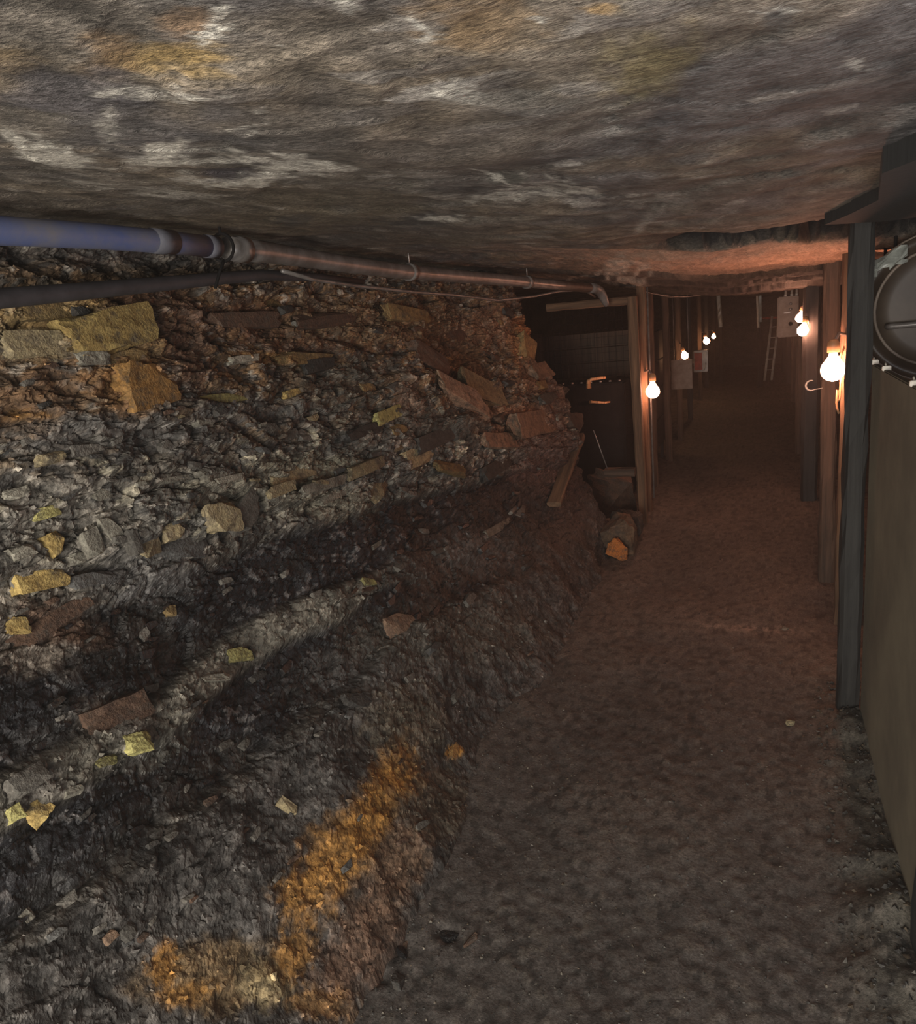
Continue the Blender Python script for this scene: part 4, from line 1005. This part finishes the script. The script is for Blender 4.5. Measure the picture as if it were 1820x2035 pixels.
# ---- hanging notice board and red-fronted box on the left row
na, nb = aty(1333, 716, 8.0), aty(1376, 772, 8.0)
nbx = empty('notice_board', ((na[0] + nb[0]) / 2, 8.0, nb[2]), 'hanging grey notice board below the small bulb', 'board')
box('panel', (0, 0, (na[2] - nb[2]) / 2), (nb[0] - na[0], .02, na[2] - nb[2]), M_box, nbx, .003)
box('back_batten', ((-.80 - nbx.location.x) / 2, .02, (na[2] - nb[2]) * .7), (abs(-.80 - nbx.location.x) + .2, .02, .04), M_timber_b, nbx, .003)
for s in (-1, 1):
    zt = roof_at(nbx.location.x + s * .07, 8.0) - nb[2]
    mkobj('hanging_wire', tube_me('hanging_wire', [(s * .07, 0, na[2] - nb[2] - .01), (s * .07, 0, zt + .01)], .003, 6), M_wire, nbx)
ma, mb = aty(1377, 698, 9.8), aty(1406, 739, 9.8)
mx = empty('metal_box', ((ma[0] + mb[0]) / 2, 9.85, mb[2]), 'small steel box with a red front on the left row of props', 'box')
hh = ma[2] - mb[2]; ww = mb[0] - ma[0]
box('case', (0, .06, hh / 2), (ww, .14, hh), M_steel, mx, .006)
box('red_panel', (-ww * .16, -.012, hh / 2), (ww * .55, .008, hh * .8), M_red, mx, .002)
box('lock_plate', (ww * .3, -.012, hh * .8), (ww * .2, .01, hh * .2), M_white, mx, .002)
mkobj('handle', tube_me('handle', [(ww * .22, -.01, hh * .08), (ww * .28, -.03, hh * .15), (ww * .36, -.03, hh * .35), (ww * .36, -.008, hh * .4)], .006, 8), M_white, mx)
box('wall_arm', ((-.82 - mx.location.x) / 2, .10, hh * .5), (abs(-.82 - mx.location.x) + .05, .03, .05), M_steel, mx, .003)

# ---- boarding and machine inside the side chamber
bx = empty('chamber_boarding', (-1.40, 6.6, floor_at(-1.40, 6.6)), 'brown boarding across the side chamber behind the mesh gate', 'boarding')
za, zb = 1.28, .90
for k in range(3):
    z0_ = zb + (za - zb) * k / 3; z1_ = zb + (za - zb) * (k + 1) / 3 - .006
    box('board', (0, .004 * (k % 2), (z0_ + z1_) / 2 - bx.location.z), (1.35 - .45, .025, z1_ - z0_), M_timber_b, bx, .004)
for s in (-.42, .40):
    box('post', (s, .045, 1.28 / 2 - .01), (.06, .06, 1.29), M_timber_b, bx, .004)
mc = V3(aty(1190, 770, 5.55)); mch = empty('old_machine', (-1.23, 5.75, floor_at(-1.23, 5.75)), 'dark steel machine with bolts and a lever behind the mesh gate', 'machine')
zt = mc.z
box('body', (0, .05, zt / 2 - .01), (.62, .42, zt), M_black, mch, .012)
for k in range(9):
    bo = mkobj('bolt', lathe_me('bolt', [(.010, 0), (.010, .010), (.006, .012)], 8), M_steel, mch); bo.location = (-.28 + k * .07, -.14, zt - .006)
ar = V3(aty(1168, 772, 5.55)) - mch.location; ar2 = V3(aty(1202, 752, 5.55)) - mch.location
mkobj('arm', tube_me('arm', [(ar.x, -.17, ar.z), (ar.x + .005, -.18, ar.z + .055), (ar.x + .03, -.18, ar.z + .065), (ar2.x, -.165, ar2.z + .004)], [.020, .016, .012, .010], 8), M_cord, mch)
rd = V3(aty(1171, 800, 5.53)) - mch.location; rd2 = V3(aty(1201, 801, 5.53)) - mch.location
mkobj('lever', tube_me('lever', [(rd.x, -.19, rd.z), (rd.x + .02, -.20, rd.z), (rd2.x, -.20, rd2.z), (rd2.x + .03, -.15, rd2.z)], [.018, .009, .009, .008], 8), M_cord, mch)
# board fence behind the bright bulb, seen between the props
bf = empty('side_boarding', (-.86, 6.7, floor_at(-.86, 6.7)), 'brown side boarding nailed behind the left props next to the brightest bulb', 'boarding')
for k in range(4):
    box('board', (0, 0, .30 + k * .26), (.022, 1.7, .25), M_timber, bf, .004)
for s in (-.75, .75): box('batten', (-.02, s, .6), (.03, .06, 1.22), M_timber, bf, .004)

# ---- fallen timbers and boulders at the gate
fa, na_ = wall_frame(1150, 870); fb, nb_ = wall_frame(1098, 1000)
p0, i0 = fa + na_ * .03, fb + na_ * .035
pl = mkobj('fallen_plank', timber_me('fallen_plank', .075, .03, (p0 - i0).length + .04, .004, 8, 9), M_timber_o, None, tuple(i0)); pl.rotation_euler = (p0 - i0).to_track_quat('Z', 'Y').to_euler()
tag(pl, 'brown plank leaning on the end of the coal face beside the gate', 'plank')
def boulder(c, s, mat, label, seed, group=None, rot=0, name='boulder'):
    me = hull_me(name, seed, .8, 18, 4, .10, .7); me.materials.append(mat)
    o = mkobj(name, me, None, None, tuple(c)); o.scale = s; o.rotation_euler = (0, 0, rot)
    return tag(o, label, 'boulder' if name == 'boulder' else 'stone', group)
rusty = stone_mat('stone_rusty', (0.115, 0.075, 0.045), col2=(.07, .05, .036), scale=9)
c = V3(aty(1222, 1068, 4.30)); boulder((c.x + .02, 4.40, .10), (.22, .28, .32), rusty, 'brown boulder with an orange patch at the foot of the coal face', 401)
oc = V3(aty(1222, 1092, 4.24)); o = boulder((oc.x + .01, 4.245, oc.z), (.13, .06, .15), stone_mat('stone_red_orange', (.30, .10, .022), col2=(.2, .08, .025)), 'bright orange stone in front of the brown boulder', 407, name='orange_stone')
boulder((-.97, 5.26, .17), (.34, .30, .42), SM['brown'], 'large dark boulder under the mesh gate', 402)
boulder((-.80, 4.74, .07), (.22, .26, .22), SM['dark'], 'dark rounded boulder between the gate and the coal face', 403)
tb = V3(aty(1232, 903, 5.02)); o = mkobj('timber_block', timber_me('timber_block', .05, .09, .20, .003, 4, 3), M_timber_b, None, (tb.x - .10, 5.0, .385)); o.rotation_euler = (0, math.pi / 2, 0)
tag(o, 'short squared timber block lying on the boulder under the gate', 'block')
# rod leaning under the machine
r0, r1 = V3(aty(1179, 855, 4.98)), V3(aty(1206, 896, 5.0)); r1.z = .40
tag(tube('thin_rod', [r0, r1], .004, M_steel, None, 6, origin=r1), 'thin steel rod slanting down to the timber block', 'rod')

# ---- loose stones on the gravel
for k, (px, py, w, d, h, m, lb_) in enumerate(((890, 1853, .055, .03, .022, 'coal', 'flat black stone on the gravel, wider of the close pair'), (932, 1868, .050, .025, .02, 'brown', 'flat brown-edged stone on the gravel beside the black one'),
        (795, 1892, .06, .035, .03, 'coal', 'black lump in the hollow at the foot of the slope'), (1571, 1432, .035, .03, .022, 'tan', 'pale tan stone on the gravel before the thick prop'),
        (1560, 1246, .03, .03, .02, 'pale', 'pale pebble on the light strip across the path'), (790, 1955, .05, .03, .02, 'dark', 'dark stone at the edge of the gravel below the rust stain'))):
    p = atz(px, py, 0); o = boulder((p[0], p[1], floor_at(p[0], p[1]) + h * .25), (w, d, h), SM[m], lb_, 500 + k, rot=k, name='loose_stone')
